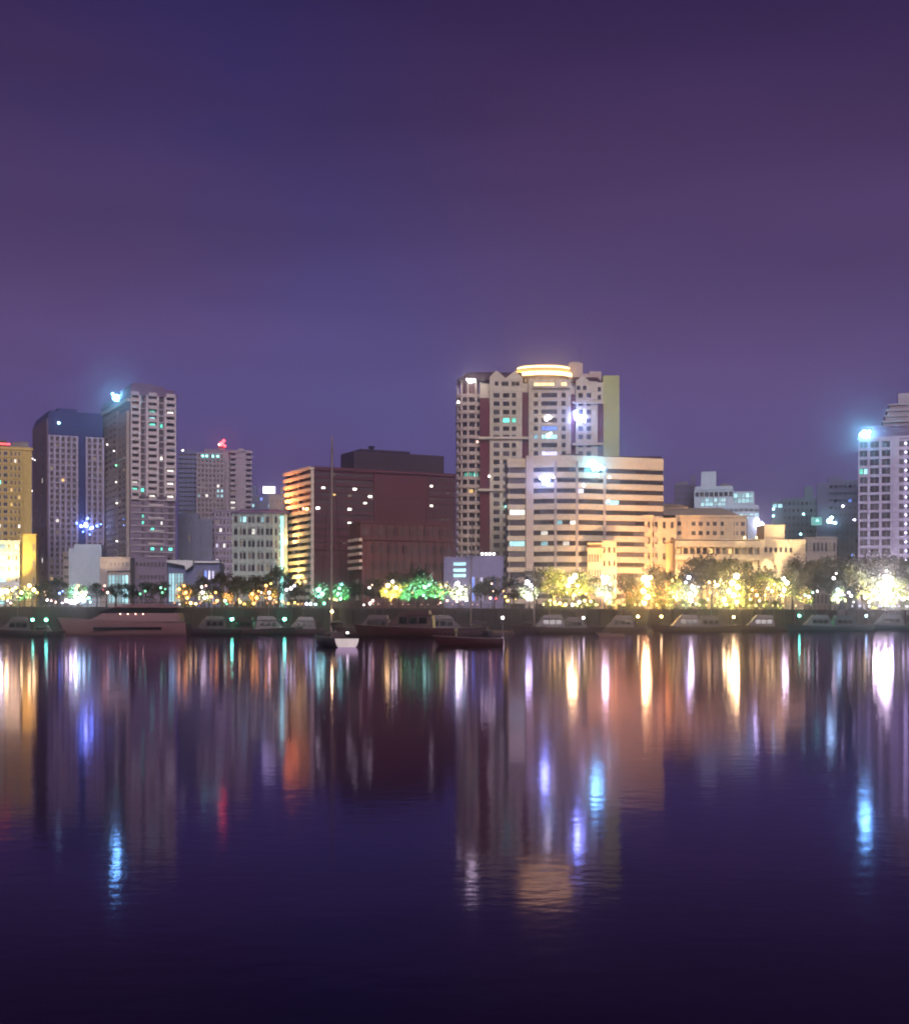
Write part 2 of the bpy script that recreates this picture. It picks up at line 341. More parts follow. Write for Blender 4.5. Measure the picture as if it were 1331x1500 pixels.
zz = b.z(574); b.lamp((-1.3, b.vy(170,-1.3), zz), .95, 'EB', 110, blobs=6, seed=12, nm='beacon')
b.finish(130)
b = Bld('lit_podium', 'small cream podium with cyan lit ground floor at the foot of the grey tower', 'building', 147, 415, 6)
x1 = b.ux(191); zt = b.z(818); mb = MB(); mb.box(0, x1, 0, 12, 0, zt); mb.box(-.2, x1+.2, -.25, 12, zt, zt+.4); mb.obox(b.front, 0, b.ux(158), 0, b.z(824), 0, .9); mb.obox(b.front,0,x1,b.z(836),b.z(834),0,.8)
b.part('wall', mb, 'wall_taupe'); b.grid(b.front, .5, x1-.5, .8, b.z(837), 8, 1, .85, .8, 'lc'); b.grid(b.front, x1*.3, x1*.95, b.z(832), b.z(820), 5, 1, .4, .5); b.finish()
b = Bld('mauve_block', 'plain mauve block with a flat front under the grey tower', 'building', 190, 425, 6)
x1 = b.ux(245); zt = b.z(817); mb = MB(); mb.box(0, x1, 0, 14, 0, zt); mb.box(-.2, x1+.2, -.2, 14, zt, zt+.35); 
for i in range(1,5): mb.obox(b.front, 0, x1, zt*i/5-.08, zt*i/5+.08, 0, .12)
b.part('wall', mb, 'wall_mauve'); b.grid(b.front, .6, x1-.6, 0, zt, 9, 4, .5, .35, frame='frame_dark', lit=.04); b.finish()
b = Bld('awning_hall', 'low hall with a white awning and blue lit roof edge beside the mauve block', 'building', 246, 410, 4)
x1 = b.ux(322); zt = b.z(823); mb = MB(); mb.box(0, x1, 0, 14, 0, zt); mb.box(x1*.55, x1*.98, 3, 9, zt, zt+.8); b.part('wall', mb, 'wall_slate')
mb = MB(); mb.fprism(b.front, [(0,zt-.2),(0,zt+.5),(x1*.5,zt+.35),(x1*.5,zt-1.0),(x1*.36,zt-2.6),(x1*.34,zt-1.2)], .1, 2.2); mb.obox(b.front, x1*.52, x1, zt-.3, zt+.25, .05, 1.0); b.part('awning', mb, 'wall_white')
b.grid(b.front, x1*.02, x1*.3, .5, zt-1.6, 5, 1, .85, .7, 'lc'); b.grid(b.front, x1*.55, x1*.98, .5, zt-.6, 6, 2, .6, .4, lit=.4, mats=('lb','lv')); b.finish()

# ---- D: blue and pink pair of towers
b = Bld('slate_tower', 'slate blue tower of thin horizontal bands next to the pink gridded tower', 'building', 262, 575, 12)
x1 = b.ux(290); zt = b.z(664); mb = MB(); mb.box(0, x1, 0, 20, 0, zt); nf = 34
for j in range(nf+1): mb.obox(b.front, -.1, x1+.1, j*zt/nf-.3, j*zt/nf+.55, 0, .4)
mb.box(x1*.1, x1*.9, 2, 14, zt, zt+1.4)
b.part('wall', mb, 'wall_slate'); b.grid(b.front, 0, x1, .4, zt+.4, 4, nf, .9, .4, 'glass_blue', lit=.02); b.lamp((b.ux(268), -.6, zt+1.2), .4, 'W', 8, nm='roof_light'); simple_roof(b, 1, x1-1, 3, 18, zt+.3, 4); b.finish(100)
b = Bld('pink_grid_tower', 'pinkish gridded tower with teal roof lights and a red beacon', 'building', 289, 560, 12)
x1 = b.ux(328); x2 = b.ux(338); zt = b.z(664); mb = MB(); mb.box(0, x1, 0, 18, 0, zt); mb.box(x1, x2, 1.6, 18, 0, zt+1.2); nf = 32
for j in range(nf+1): mb.obox(b.front, 0, x1, j*zt/nf-.25, j*zt/nf+.35, 0, .4)
for i in range(8): u = x1*i/7; mb.obox(b.front, u-.3, u+.3, 0, zt, .4, .65)
b.part('wall', mb, 'wall_pink'); b.grid(b.front, 0, x1, 0, zt, 7, nf, .6, .6, lit=.03, mats=('lw','lc'))
mb = MB(); mb.box(x1*.25, x2, 3, 12, zt, b.z(656)); mb.box(b.ux(320), b.ux(331), 4, 10, b.z(656), b.z(650)); mb.tube([(b.ux(326),6,b.z(650)),(b.ux(326),6,b.z(640))], .12, 6); b.part('roof', mb, 'wall_mauve')
for px in (297,303,312,319): b.lamp((b.ux(px), -.8, b.z(668)), .45, 'T', 9, nm='roof_light')
b.lamp((b.ux(325), 3.2, b.z(648)), 1.0, 'RD', 11, nm='beacon', blobs=3, seed=5); b.lamp((b.ux(322), 3.0, b.z(649)), .45, 'P', 20, nm='beacon')
for px,py in ((322,726),(326,725),(320,722),(322,755),(320,778),(307,764)): b.light(px,py,'lc',2)
b.finish(100)
b = Bld('pale_balcony_tower', 'pale tower with dark balconies on both edges behind the mint block', 'building', 337, 560, 12)
x1 = b.ux(368); zt = b.z(663); D = 18; mb = MB(); mb.box(0, x1, 0, D, 0, zt); nf = 30; a, c_ = b.ux(345), b.ux(360)
for j in range(nf+1): z=j*zt/nf; mb.obox(b.front, 0, a, z-.2, z+1.0, .5, .8); mb.obox(b.front, c_, x1+.4, z-.2, z+1.0, .5, .8)
mb.obox(b.front, a, c_, 0, zt+1, 0, .9); mb.box(b.ux(349), b.ux(358), 1, 8, zt, b.z(656)); mb.box(-.3, x1+.5, -.9, D, zt, zt+.5)
b.part('wall', mb, 'wall_pink'); b.grid(b.front, 0, a, 0, zt, 1, nf, .85, .6, frame='frame_dark'); b.grid(b.front, c_, x1, 0, zt, 1, nf, .85, .6, frame='frame_dark'); b.grid(b.front, a, c_, 0, zt*.66, 3, 20, .3, .35, d=.9, lit=.08)
b.light(341,737,'lw',2); b.finish(100)
b = Bld('ribbed_block', 'blue grey block with tall vertical ribs below the slate tower', 'building', 262, 505, 8)
x1 = b.ux(310); zt = b.z(752); xm = b.ux(290); mb = MB(); mb.box(0, xm, 0, 15, 0, zt); mb.box(xm, x1, .8, 15, 0, b.z(760))
for i in range(9): u = xm*i/8; mb.obox(b.front, u-.35, u+.35, 0, zt, 0, .7)
for i in range(1,8): u = xm+(x1-xm)*i/7; mb.obox(b.front, u-.25, u+.25, 0, b.z(760), -.7, .3)
b.part('wall', mb, 'wall_blue'); b.grid(b.front, 0, xm, 2, zt-1, 8, 10, .5, .75, 'glass_blue', lit=.02); b.grid(b.front, xm, x1, 2, b.z(762), 7, 9, .5, .75, 'glass_blue', d=-.75, lit=.03, mats=('lw','lc'))
simple_roof(b, 1, xm-1, 2, 13, zt, 9); b.finish()
b = Bld('lilac_infill', 'narrow lilac block with scattered lit rooms between the ribbed block and mint block', 'building', 310, 515, 8)
x1 = b.ux(342); zt = b.z(748); mb = MB(); mb.box(0, x1, 0, 15, 0, zt); 
for j in range(14): mb.obox(b.front, 0, x1, j*zt/13-.2, j*zt/13+.25, 0, .35)
b.part('wall', mb, 'wall_lilac'); b.grid(b.front, 0, x1, 0, zt, 6, 13, .6, .5, lit=.07); b.light(322,778,'lw',1); b.light(320,800,'lv',1); simple_roof(b, 1, x1-1, 2, 13, zt, 19); b.finish()

# ---- E: mint block with neon edge
b = Bld('mint_block', 'pale mint office block with a glowing green neon strip down one corner', 'building', 341, 440, 6)
x1 = b.ux(421); zt = b.z(752); mb = MB(); mb.box(0, x1, 0, 16, 0, zt); nf = 8
for j in range(nf+1): mb.obox(b.front, 0, b.ux(408), j*zt/nf-.45, j*zt/nf+.45, 0, .35)
for px in (341.5, 350, 362, 375, 388, 401, 408): u = b.ux(px); mb.obox(b.front, u-.35, u+.35, 0, zt, .35, .55)
b.part('wall', mb, 'wall_mint'); 
mb = MB(); mb.prism([(-.6,-1),(x1+.6,-1),(x1+.6,16.5),(-.6,16.5)], zt+.1, zt+.7); mb.prism([(.5,.2),(x1-.5,.2),(x1-.5,15),(.5,15)], zt+.7, b.z(745), top=[(3,3),(x1-3,3),(x1-3,12),(3,12)]); b.part('roof', mb, 'roof_violet')
b.grid(b.front, b.ux(342), b.ux(408), 0, zt, 10, nf, .8, .5, frame='frame_dark', lit=.05)
mb = MB(); u = b.ux(414); mb.obox(b.front, u-.5, u+.25, .5, zt-.8, .05, .5)
for j in range(12): z = 1+j*(zt-2.5)/11; mb.obox(b.front, u-1.3, u-.5, z, z+.35, .05, .45)
b.part('neon_strip', mb, bulb('T', 2.2)); b.light(352,762,'lc',2); b.light(384,760,'lc',1); b.light(373,786,'lw',1); b.finish()
b = Bld('beige_block', 'plain beige block squeezed between the mint block and the orange lit block', 'building', 394, 500, 6)
x1 = b.ux(428); zt = b.z(726); mb = MB(); mb.box(0, x1, 0, 12, 0, zt); mb.box(-.2,x1+.2,-.2,12,zt,zt+.5); mb.box(x1*.5,x1*.6,2,4,zt+.5,b.z(713)); mb.box(x1*.72,x1*.8,2,4,zt+.5,b.z(715)); b.part('wall', mb, 'wall_taupe')
b.grid(b.front, .6, x1-.6, b.z(800), zt-.6, 5, 6, .4, .35); b.finish()
b = Bld('sign_building', 'distant blue building topped by a glaring white lit billboard', 'building', 368, 620, 6)
x1 = b.ux(404); zt = b.z(726); mb = MB(); mb.box(0, x1, 0, 14, 0, zt); mb.box(0, b.ux(376), 0, 5, zt, b.z(711)); b.part('wall', mb, 'wall_slate'); b.grid(b.front, 0, x1, zt-12, zt, 6, 4, .6, .5, lit=.3, mats=('lb','lc'))
mb = MB(); mb.box(b.ux(384), b.ux(404), 1.4, 1.8, b.z(723), b.z(711)); 
for px in (387,401): mb.box(b.ux(px)-.15, b.ux(px)+.15, 1.5, 1.7, zt, b.z(723))
o = b.part('billboard', mb, 'metal_dark'); mb = MB(); mb.obox(face(0,1.4,0), b.ux(385), b.ux(403), b.z(722), b.z(712), .02, .1); b.part('lit_panel', mb, bulb('V', 5), o); b.finish()

# ---- F: maroon block with orange lit end
b = Bld('maroon_block', 'wide dark maroon block with an orange floodlit end of stacked ledges', 'building', 460, 430, 27)
x1 = b.ux(667); D = b.vy(421); zt = b.z(683); lf = face(0, D, R(-90)); nf = 20; dz = zt/nf
mb = MB(); mb.box(0, x1, 0, D, 0, zt); xa, xb = b.ux(547), b.ux(626)
for j in range(nf):
    z = zt-.8-j*dz
    if z > 3: mb.obox(b.front, 0, xa, z-.5, z, 0, .35)
    if z > 3: mb.obox(b.front, xb, x1, z-.3, z, 0, .25)
mb.obox(b.front, -.0, x1, zt-1.0, zt-.1, .35, .6); mb.obox(b.front, xa, xa+.5, 2, zt-1, 0, .5); mb.obox(b.front, xb-.5, xb, 2, zt-1, 0, .5)
for j in range(1,6): mb.obox(b.front, xa+.5, xb-.5, zt-4-j*5, zt-3.85-j*5, 0, .1)
b.part('wall', mb, 'wall_maroon')
mb = MB()
for j in range(nf+1):
    z = zt-.3-j*dz; mb.obox(lf, -.6, D, z-.75, z, .0, 1.4); mb.obox(lf, -.6, D, z, z+.3, 1.25, 1.4)
for u in (0.2, D*.5, D-.6): mb.obox(lf, u, u+.45, 0, zt-1.2, .0, .9)
b.part('end_ledges', mb, 'slab_pale')
b.grid(lf, 0, D, -.4, zt-.4, 6, nf, .8, .5, frame='frame_dark', mull=2)
b.grid(b.front, .4, xa-.3, 3, zt-1.2, 11, nf-1, .82, .42, frame='frame_dark', mull=3, lit=.008); b.grid(b.front, xb+.4, x1, 3, zt-1.2, 5, nf-1, .6, .4, frame='frame_dark', lit=.01)
for px,py in ((475,719),(517,719),(541,731),(531,739),(465,748),(508,748),(508,767),(634,712),(635,742)): 
    b.light(px,py,'lx',1)
mb = MB(); mb.box(b.ux(520), b.ux(652), 1, 12, zt, b.z(659)+.6); mb.box(b.ux(534), b.ux(606), 3, 10, b.z(659)+1, b.z(656)+1)
b.part('penthouse', mb, 'wall_dark')
mb = MB(); u = b.ux(556); mb.box(u-.6, u+.6, 6, 7.2, b.z(656)+1, b.z(651)+1); mb.box(u-.9, u+.9, 5.8, 7.4, b.z(651)+1, b.z(650)+1.2); b.part('chimney', mb, 'metal_dark'); b.finish(130)
b = Bld('rust_wing', 'lower rusty red wing with a few lit ledges in front of the maroon block', 'building', 530, 405, 24)
x1 = b.ux(664); D = b.vy(512); zt = b.z(766); lf = face(0, D, R(-90)); mb = MB(); mb.box(0, x1, 0, D, 0, zt-4.5); mb.box(0, x1, 1.2, D, zt-4.5, zt); mb.box(-.3, x1+.2, .8, D+.2, zt, zt+.4); mb.obox(b.front, 0, x1, zt-5.0, zt-4.5, 0, .5)
for i in range(12): u = x1*(i+.5)/12; mb.obox(b.front, u-.2, u+.2, zt-4.5, zt, -1.2, -.9); mb.obox(b.front, u-.12, u+.12, 0, zt-5, 0, .3)
b.part('wall', mb, 'wall_rust'); b.grid(b.front, 0, x1, zt-4.2, zt-.5, 12, 1, .7, .6, frame='frame_dark', d=-1.2); b.grid(b.front, x1*.08, x1, .6, zt-5.2, 11, 4, .62, .5, frame='frame_dark', lit=.03)
mb = MB(); 
for j in range(5): z = b.z(790)-j*2.1; mb.obox(lf, D*.1, D+.3, z-.5, z+.35, 0, 1.0)
mb.obox(lf, D*.1, D, zt-5.2, zt-4.6, 0, .6)
b.part('end_ledges', mb, 'slab_pale'); b.grid(lf, D*.1, D, 1.2, zt-5.5, 4, 4, .8, .4, frame='frame_dark'); b.finish()

# ---- G: cream main tower
b = Bld('cream_tower', 'tall cream and wine red residential tower with gabled roofs and a glowing yellow crown', 'building', 667, 520, 0)
U, Z = b.ux, b.z; D = 30; fr = b.front
mb = MB(); mb.box(U(703), U(884), 2.5, D, 0, Z(560)); mb.box(U(717), U(764.5), 0, 2.5, 0, Z(557)); mb.box(U(774), U(835.5), -.6, 2.5, 0, Z(556)); mb.box(U(843), U(875), 0, 2.5, 0, Z(560))
for p0, p1 in ((717,764.5),(774,835.5),(843,875)):
    for j in range(28):
        z = Z(573)-j*3.17; mb.obox(fr, U(p0)+.02, U(p1)-.02, z-.12, z+.12, (0 if p0!=774 else .6), (.18 if p0!=774 else .8))
mb.fprism(fr, [(U(717),Z(557)),(U(717),Z(552)),(U(727),Z(542.5)),(U(740),Z(554)),(U(754),Z(543.5)),(U(765),Z(553)),(U(765),Z(557))], -2, .15)
mb.fprism(fr, [(U(843),Z(560)),(U(843),Z(558)),(U(853),Z(549.5)),(U(863),Z(558.5)),(U(875),Z(559)),(U(875),Z(560))], -2, .15)
mb.box(U(864), U(883), .2, 2.5, Z(588), Z(560))
for p0, p1, py in ((700,776,642),(700,745,718),(838,883,651),(838,883,590)): mb.obox(fr, U(p0), U(p1), Z(py+1.5), Z(py-2), 0, 1.0)
b.part('wall', mb, 'wall_cream')
mb = MB()
for p0,p1,pt in ((703,717,582),(764.5,774,574),(835.5,843,577),(875,884,591)): mb.box(U(p0)+.01, U(p1)-.01, 1.2, 2.6, 0, Z(pt))
b.part('strip_wall', mb, 'wall_wine')
mb = MB(); ytop = Z(543)      # wine red hipped roofs
mb.prism([(U(669),0.5),(U(727),0.5),(U(727),12),(U(669),12)], Z(556), ytop, top=[(U(684),4),(U(727),3),(U(727),9),(U(684),9)])
mb.prism([(U(727),.4),(U(765),.4),(U(765),12),(U(727),12)], Z(555), ytop, top=[(U(727),4),(U(765),4),(U(765),9),(U(727),9)])
mb.prism([(U(838),.4),(U(882),.4),(U(882),12),(U(838),12)], Z(560), Z(550), top=[(U(840),4),(U(876),4),(U(876),9),(U(840),9)])
b.part('roof', mb, 'roof_wine')
# rounded corner with balconies
cx_, cy_, rr = U(688), 6.0, U(707)-U(688)
arc = lambda r, n=14: [(cx_ + r*math.cos(t), cy_ + r*.9*math.sin(t)) for t in [math.pi + math.pi*i/n for i in range(n+1)]] + [(cx_+r, cy_+8), (cx_-r, cy_+8)]
mb = MB(); mb.prism(arc(rr-1.0), 0, Z(578)); mb.prism(arc(rr-1.6), Z(578), Z(557)); b.part('round_wall', mb, 'wall_rust')
mb = MB(); n_f = 26; pitch = (Z(580))/n_f
for j in range(n_f+1):
    z = Z(580)-j*pitch; mb.prism(arc(rr+.25), z-.2, z+.12); mb.prism(arc(rr+.35), z+.12, z+1.15)
for t in (195,228,262,300,335): 
    a_ = R(t); x_, y_ = cx_+(rr-.3)*math.cos(a_), cy_+(rr-.3)*.9*math.sin(a_); mb.box(x_-.35, x_+.35, y_-.35, y_+.35, 0, Z(557))
b.part('balcony', mb, 'wall_sand')
for t in range(186, 356, 17):
    a_ = R(t); fc = face(cx_+(rr-1.0)*math.cos(a_), cy_+(rr-1.0)*.9*math.sin(a_), a_+R(90))
    for j in range(n_f): b.win(fc, 0, Z(580)-j*pitch-pitch+1.9, 2.0, 1.5, 'glass', 'frame_dark', 2)
bays = [(727,3.2),(741,3.4),(752.5,2.2)]
for j in range(27):
    z = Z(573)-j*3.17-1.6
    for p,w in bays: b.win(fr, U(p), z, w*.72, 1.7, 'glass', 'frame_dark', 2)
    b.win(fr, U(784.5), z, 1.6, 1.7, 'glass', 'frame_dark', 2, d=.6); b.win(fr, U(804), z, 6.0, 1.7, 'glass', 'frame_dark', 4, d=.6); b.win(fr, U(825), z, 1.6, 1.7, 'glass', 'frame_dark', 2, d=.6)
    b.win(fr, U(850), z, 1.7, 1.7, 'glass', 'frame_dark', 2); b.win(fr, U(862), z, 1.7, 1.7, 'glass', 'frame_dark', 2)
for p in (727,737,742,752,758): b.win(fr, U(p), Z(562), 1.4, 1.6, 'glass', 'frame_dark', 1)
for p in (847,856): b.win(fr, U(p), Z(568), 1.4, 1.6, 'glass', 'frame_dark', 1)
for p,y in ((877,570),(877,582)): b.win(fr, U(p), Z(y), 1.5, 1.7, 'glass', 'frame_dark', 1, d=-.2)
for px,py in ((741,612),(753,612)): b.light(px,py,'lt',1)
for px,py in ((804,637),(785,637)): b.light(px,py,'lc',1)
for px,py in ((689,700),(696,700),(682,701)): b.light(px,py,'lt',1)
for px,py in ((687,724),(693,724)): b.light(px,py,'la',1)
b.light(804,625,'lb',1); b.light(803,665,'lv',1)
mb = MB(); mb.box(U(884)+.02, U(908), 3, D, 0, Z(548)); mb.obox(face(0,3,0), U(892), U(893), 0, Z(550), 0, .15); mb.obox(face(0,3,0), U(900), U(900.6), 0, Z(550), 0, .15); b.part('end_wall', mb, 'wall_sage')
mb = MB(); mb.box(U(835), U(856), 8, 16, Z(560), Z(526)); mb.box(U(838), U(852), 9, 15, Z(526), Z(523.5)); mb.box(U(866), U(884), 9, 18, Z(560), Z(538)); mb.box(U(851),U(867),9,15,Z(560),Z(541)); b.part('lift_core', mb, 'wall_sand')
mb = MB(); mb.tube([(U(854),12,Z(524)),(U(854),12,Z(498))], [.14,.05], 6); b.part('antenna', mb, 'metal_dark')
# crown: two lit rings over a flared dish
cc = (U(798), 9.0); ca = U(840)-U(798)
def cring(r, z0, z1, mbx, m=0, k=.62):
    mbx.prism([(cc[0]+r*math.cos(2*math.pi*i/40), cc[1]+r*k*math.sin(2*math.pi*i/40)) for i in range(40)], z0, z1, m)
mb = MB(); ring = lambda r: [(cc[0]+r*math.cos(2*math.pi*i/40), cc[1]+r*.62*math.sin(2*math.pi*i/40)) for i in range(40)]
mb.prism(ring(ca*.66), Z(557), Z(548), top=ring(ca*.92)); mb.prism(ring(ca*.95), Z(548), Z(546.5)); mb.prism(ring(ca*.86), Z(543), Z(538.5)); mb.prism(ring(ca*.98), Z(538), Z(536)); mb.prism(ring(ca*.9), Z(533.3), Z(531.5))
for i in range(10): a_ = 2*math.pi*i/20+math.pi; x_, y_ = cc[0]+ca*.8*math.cos(a_), cc[1]+ca*.8*.62*math.sin(a_); mb.box(x_-.3,x_+.3,y_-.3,y_+.3,Z(556),Z(532))
o = b.part('crown', mb, 'wall_peach')
mb = MB(); mb.prism(ring(ca*1.0), Z(546.3), Z(541.8)); mb.prism(ring(ca*.93), Z(535.6), Z(533.6)); b.part('light_ring', mb, bulb('CR', 9), o)
mb = MB(); mb.obox(fr, U(779), U(834), Z(569), Z(566), .6, 2.0); 
for p in (780,791,802,813,824,833): mb.obox(fr, U(p)-.15, U(p)+.15, Z(566), Z(557), 1.4, 1.7)
o = b.part('terrace', mb, 'wall_cream'); mb = MB(); mb.obox(fr, U(782), U(811), Z(565), Z(561.5), .62, .8); mb.obox(fr, U(822), U(829), Z(565), Z(561), .62, .8); b.part('lit_panel', mb, bulb('LY', 3), o)
for i,(px,py,d,r,c,st,n) in enumerate([(689,559,6,.85,'W',26,5),(671,590,2,.5,'W',14,1),(844,613,2.0,1.0,'EV',110,6),(853,617,1.6,.5,'EV',50,3),(840,605,1.4,.4,'B',40,2),(800,614,1.3,.85,'W',16,3),(802,639,1.0,.7,'C',14,2),(699,648,.9,.35,'P',10,1),(716,698,.9,.4,'W',12,1),(797,665,1.0,.4,'V',9,1),(744,742,1,.5,'T',14,2)]):
    b.lamp_px(px, py, d if px>705 else 1.6, r, c, st, blobs=n, seed=30+i, nm='facade_lamp')
b.finish(170)

# ---- H: curved sand block
b = Bld('curved_block', 'sand coloured curved office block of ribbon windows before the cream tower', 'building', 745, 462, 0)
U, Z = b.ux, b.z; nf = 14; zt = Z(681); dz = 3.55; z0 = zt-nf*dz
def arcpts(x0, x1, y0, y1, sag, n):
    out = []
    for i in range(n+1):
        t = i/n; out.append((x0+(x1-x0)*t, y0+(y1-y0)*t - sag*4*t*(1-t)))
    return out
cur = arcpts(U(781), U(886), 0, 2.5, 3.0, 10); rgt = arcpts(U(886), U(977), 2.5, 9.0, .4, 4); fp = cur + rgt[1:]
off = lambda pts, d: [(x, y-d) for x, y in pts]
back = [(U(977), 26), (U(745), 26)]
mb = MB(); core = off(fp, -.3) + [(U(977),26),(U(781),26)]; mb.prism(core, 0, zt+1.2); mb.box(0, U(770), 1.0, 26, 0, zt+.6)
b.part('wall', mb, 'wall_taupe')
mb = MB()
for j in range(nf+1):
    z = zt - j*dz; mb.prism(off(fp, .35) + [(U(977)+.4,20),(U(781)+.1,20)], z-.95, z+1.0); mb.box(-.5, U(770), .4, 20, z-.75, z+.85)
mb.prism(off(fp, .5)+[(U(977)+.6,24),(U(781)-.1,24)], zt+1.0, zt+3.0); mb.box(-.6, U(770)-.1, .2, 24, zt+.85, zt+2.2)
b.part('spandrel', mb, 'slab_sand')
mb = MB(); mb.box(U(770), U(781), -.9, 8, 0, Z(668)); mb.box(U(773), U(774), -1.0, -.9, 2, Z(672)); mb.box(U(777), U(778), -1.0, -.9, 2, Z(672)); b.part('pillar', mb, 'wall_sand')
mb = MB()
for i in (3,6,10): x_, y_ = fp[i]; mb.box(x_-.45, x_+.45, y_-.75, y_+1, 0, zt+1)
b.part('pier', mb, 'wall_taupe')
for pts in (cur, rgt):
    for i in range(len(pts)-1):
        (xa_,ya_),(xb_,yb_) = pts[i], pts[i+1]; L_ = math.hypot(xb_-xa_, yb_-ya_); fc = face(xa_, ya_+.3, math.atan2(yb_-ya_, xb_-xa_))
        for j in range(nf): b.win(fc, L_/2, zt-j*dz-dz/2-.02, L_*.97, dz-2.0, 'glass', 'frame_dark', 3)
for j in range(nf): b.win(face(0,1.0,0), U(770)/2, zt-j*dz-dz/2, U(770)*.9, dz-1.7, 'glass', 'frame_dark', 4)
for px,py,m in ((797,784,'lw'),(815,768,'lc'),(840,768,'lw'),(826,790,'lw'),(889,730,'lw'),(890,742,'lc'),(763,745,'lw'),(765,802,'lc'),(850,712,'lv'),(798,790,'lc')): b.light(px,py,m,1)
mb = MB(); mb.box(U(822), U(850), 6, 14, zt+3, Z(662)); mb.box(U(890), U(976), 12, 24, zt+3, zt+4.3); mb.box(U(900),U(940),10,20,zt+3,zt+3.8); b.part('roof', mb, 'roof_wine')
for i,(px,py,d,r,c,st,n) in enumerate([(797,707,4.6,1.0,'EV',60,6),(808,701,4.6,.4,'W',16,2),(873,686,3,1.2,'EB',50,5),(872,697,3,.6,'G',12,3),(853,713,4,.45,'V',18,2),(891,700,2,.4,'P',18,1),(890,735,2,.45,'C',12,1)]):
    b.lamp_px(px, py, d, r, c, st, blobs=n, seed=60+i, nm='facade_lamp')
b.finish(150)
b = Bld('lavender_kiosk', 'low lavender lit pavilion with a cyan window stack at the foot of the cream tower', 'building', 650, 400, 0)
U, Z = b.ux, b.z; zt = Z(817); mb = MB(); mb.box(0, U(662), 0, 8, 0, zt+.3); mb.box(U(662), U(684), .6, 9, 0, Z(816)); mb.box(U(684), U(737), .2, 9, 0, zt); mb.box(U(682),U(737.5),-.1,9,zt,zt+.5)
for p in (653,657): mb.obox(b.front, U(p)-.12, U(p)+.12, 0, zt, 0, .2)
b.part('wall', mb, 'wall_iris')
for py in (826,835,843): b.win(face(0,.6,0), U(673), Z(py), U(683)-U(664), 1.1, 'lc', 'frame_pale', 4)
b.grid(face(0,.2,0), U(690), U(732), 1, Z(838), 7, 1, .6, .7, lit=.4, mats=('lv','lb'))
for i,p in enumerate((706,712,717,723)): b.lamp_px(p, 811.5, .3, .4, 'W', 9, nm='roof_light')
b.finish()

# ---- I: peach civic building
b = Bld('peach_hall', 'floodlit peach civic building with rows of small square windows and a tan hipped roof', 'building', 903, 470, -7)
U, Z = b.ux, b.z; zt = Z(758); lf = b.front; X1 = U(955); X2 = U(990); X3 = U(1096)
fr2 = face(X2, 4.5, R(10)); L2 = (X3-X2)/math.cos(R(10))
mb = MB(); mb.box(0, X1, 0, 20, 0, zt); mb.box(-.4, X1+.4, -.5, 20, zt, zt+.7); mb.box(X1, X2, 1.5, 20, 0, zt-.2)
p3 = fpt(fr2, L2, 0, 0); mb.prism([(X2,4.5),(p3[0],p3[1]),(p3[0],p3[1]+14),(X2,22)], 0, Z(757)); mb.prism([(X2-.2,4.1),(p3[0]+.3,p3[1]-.4),(p3[0]+.3,p3[1]+14),(X2-.2,22)], Z(757), Z(754))
for i in range(6): u = X1*i/5; mb.obox(lf, max(u-.25,0), min(u+.25,X1), 0, zt, 0, .3)
for j in range(1,5): mb.obox(lf, 0, X1, zt*j/5-.15, zt*j/5+.1, 0, .18)
for u in (L2*.16, L2*.42, L2*.62, L2*.84): mb.obox(fr2, u-.3, u+.3, 0, Z(757), 0, .3)
b.part('wall', mb, 'wall_peach')
mb = MB(); zr = Z(754)+.02
mb.prism([(X1*.35,2),(X3-2,8),(X3-2,22),(X1*.35,20)], zr, Z(742), top=[(X1*.7,8),(U(1060),11),(U(1060),15),(X1*.7,13)]); mb.prism([(U(950),8),(U(1010),8),(U(1010),18),(U(950),18)], Z(744), Z(740)); mb.prism([(U(950)-.5,7.5),(U(1010)+.5,7.5),(U(1010)+.5,18.5),(U(950)-.5,18.5)], Z(740), Z(734), top=[(U(972),12),(U(990),12),(U(990),13),(U(972),13)])
mb.prism([(U(918),-.2),(U(946),-.2),(U(946),6),(U(918),6)], zt+.7, Z(752), top=[(U(924),1.5),(U(940),1.5),(U(940),4),(U(924),4)])
b.part('roof', mb, 'roof_tan')
b.grid(lf, 0, X1, 0, zt, 5, 6, .36, .42, frame='frame_dark'); b.grid(face(X1,1.5,0), 0, X2-X1, 0, zt, 3, 6, .36, .42, frame='frame_dark')
b.grid(fr2, 0, L2, Z(757)-13.5, Z(757)-.6, 10, 4, .55, .42, frame='frame_dark', skip=lambda i,j: i in (1,7)); b.finish()
b = Bld('peach_porch', 'low peach entrance wing with a bright flat canopy beside the floodlit civic building', 'building', 861, 455, -6)
U, Z = b.ux, b.z; x1 = U(903); mb = MB(); mb.box(0, U(881), 0, 12, 0, Z(806)); mb.box(U(881), x1-.1, 1, 12, 0, Z(794)); mb.box(U(881), x1-.1, .7, 12, Z(794), Z(792)); mb.box(-.4, U(884), -.6, 9, Z(806), Z(803)); mb.box(0, U(881), 1.5, 9, Z(803), Z(797)); mb.box(-.3, U(883), -.2, 9.5, Z(797), Z(795))
for i in range(6): u = U(881)*i/5; mb.obox(b.front, u-.2, u+.2, 0, Z(806), 0, .35)
b.part('wall', mb, 'wall_peach'); b.grid(b.front, 0, U(881), 0, Z(807), 5, 4, .5, .5, frame='frame_dark', lit=.2, mats=('la','ld')); b.grid(face(0,1,0), U(881), x1, 0, Z(796), 3, 5, .4, .4, frame='frame_dark'); b.finish()
b = Bld('cream_terrace_block', 'long bright cream two storey block with recessed galleries and a blank end wall', 'building', 990, 440, 5)
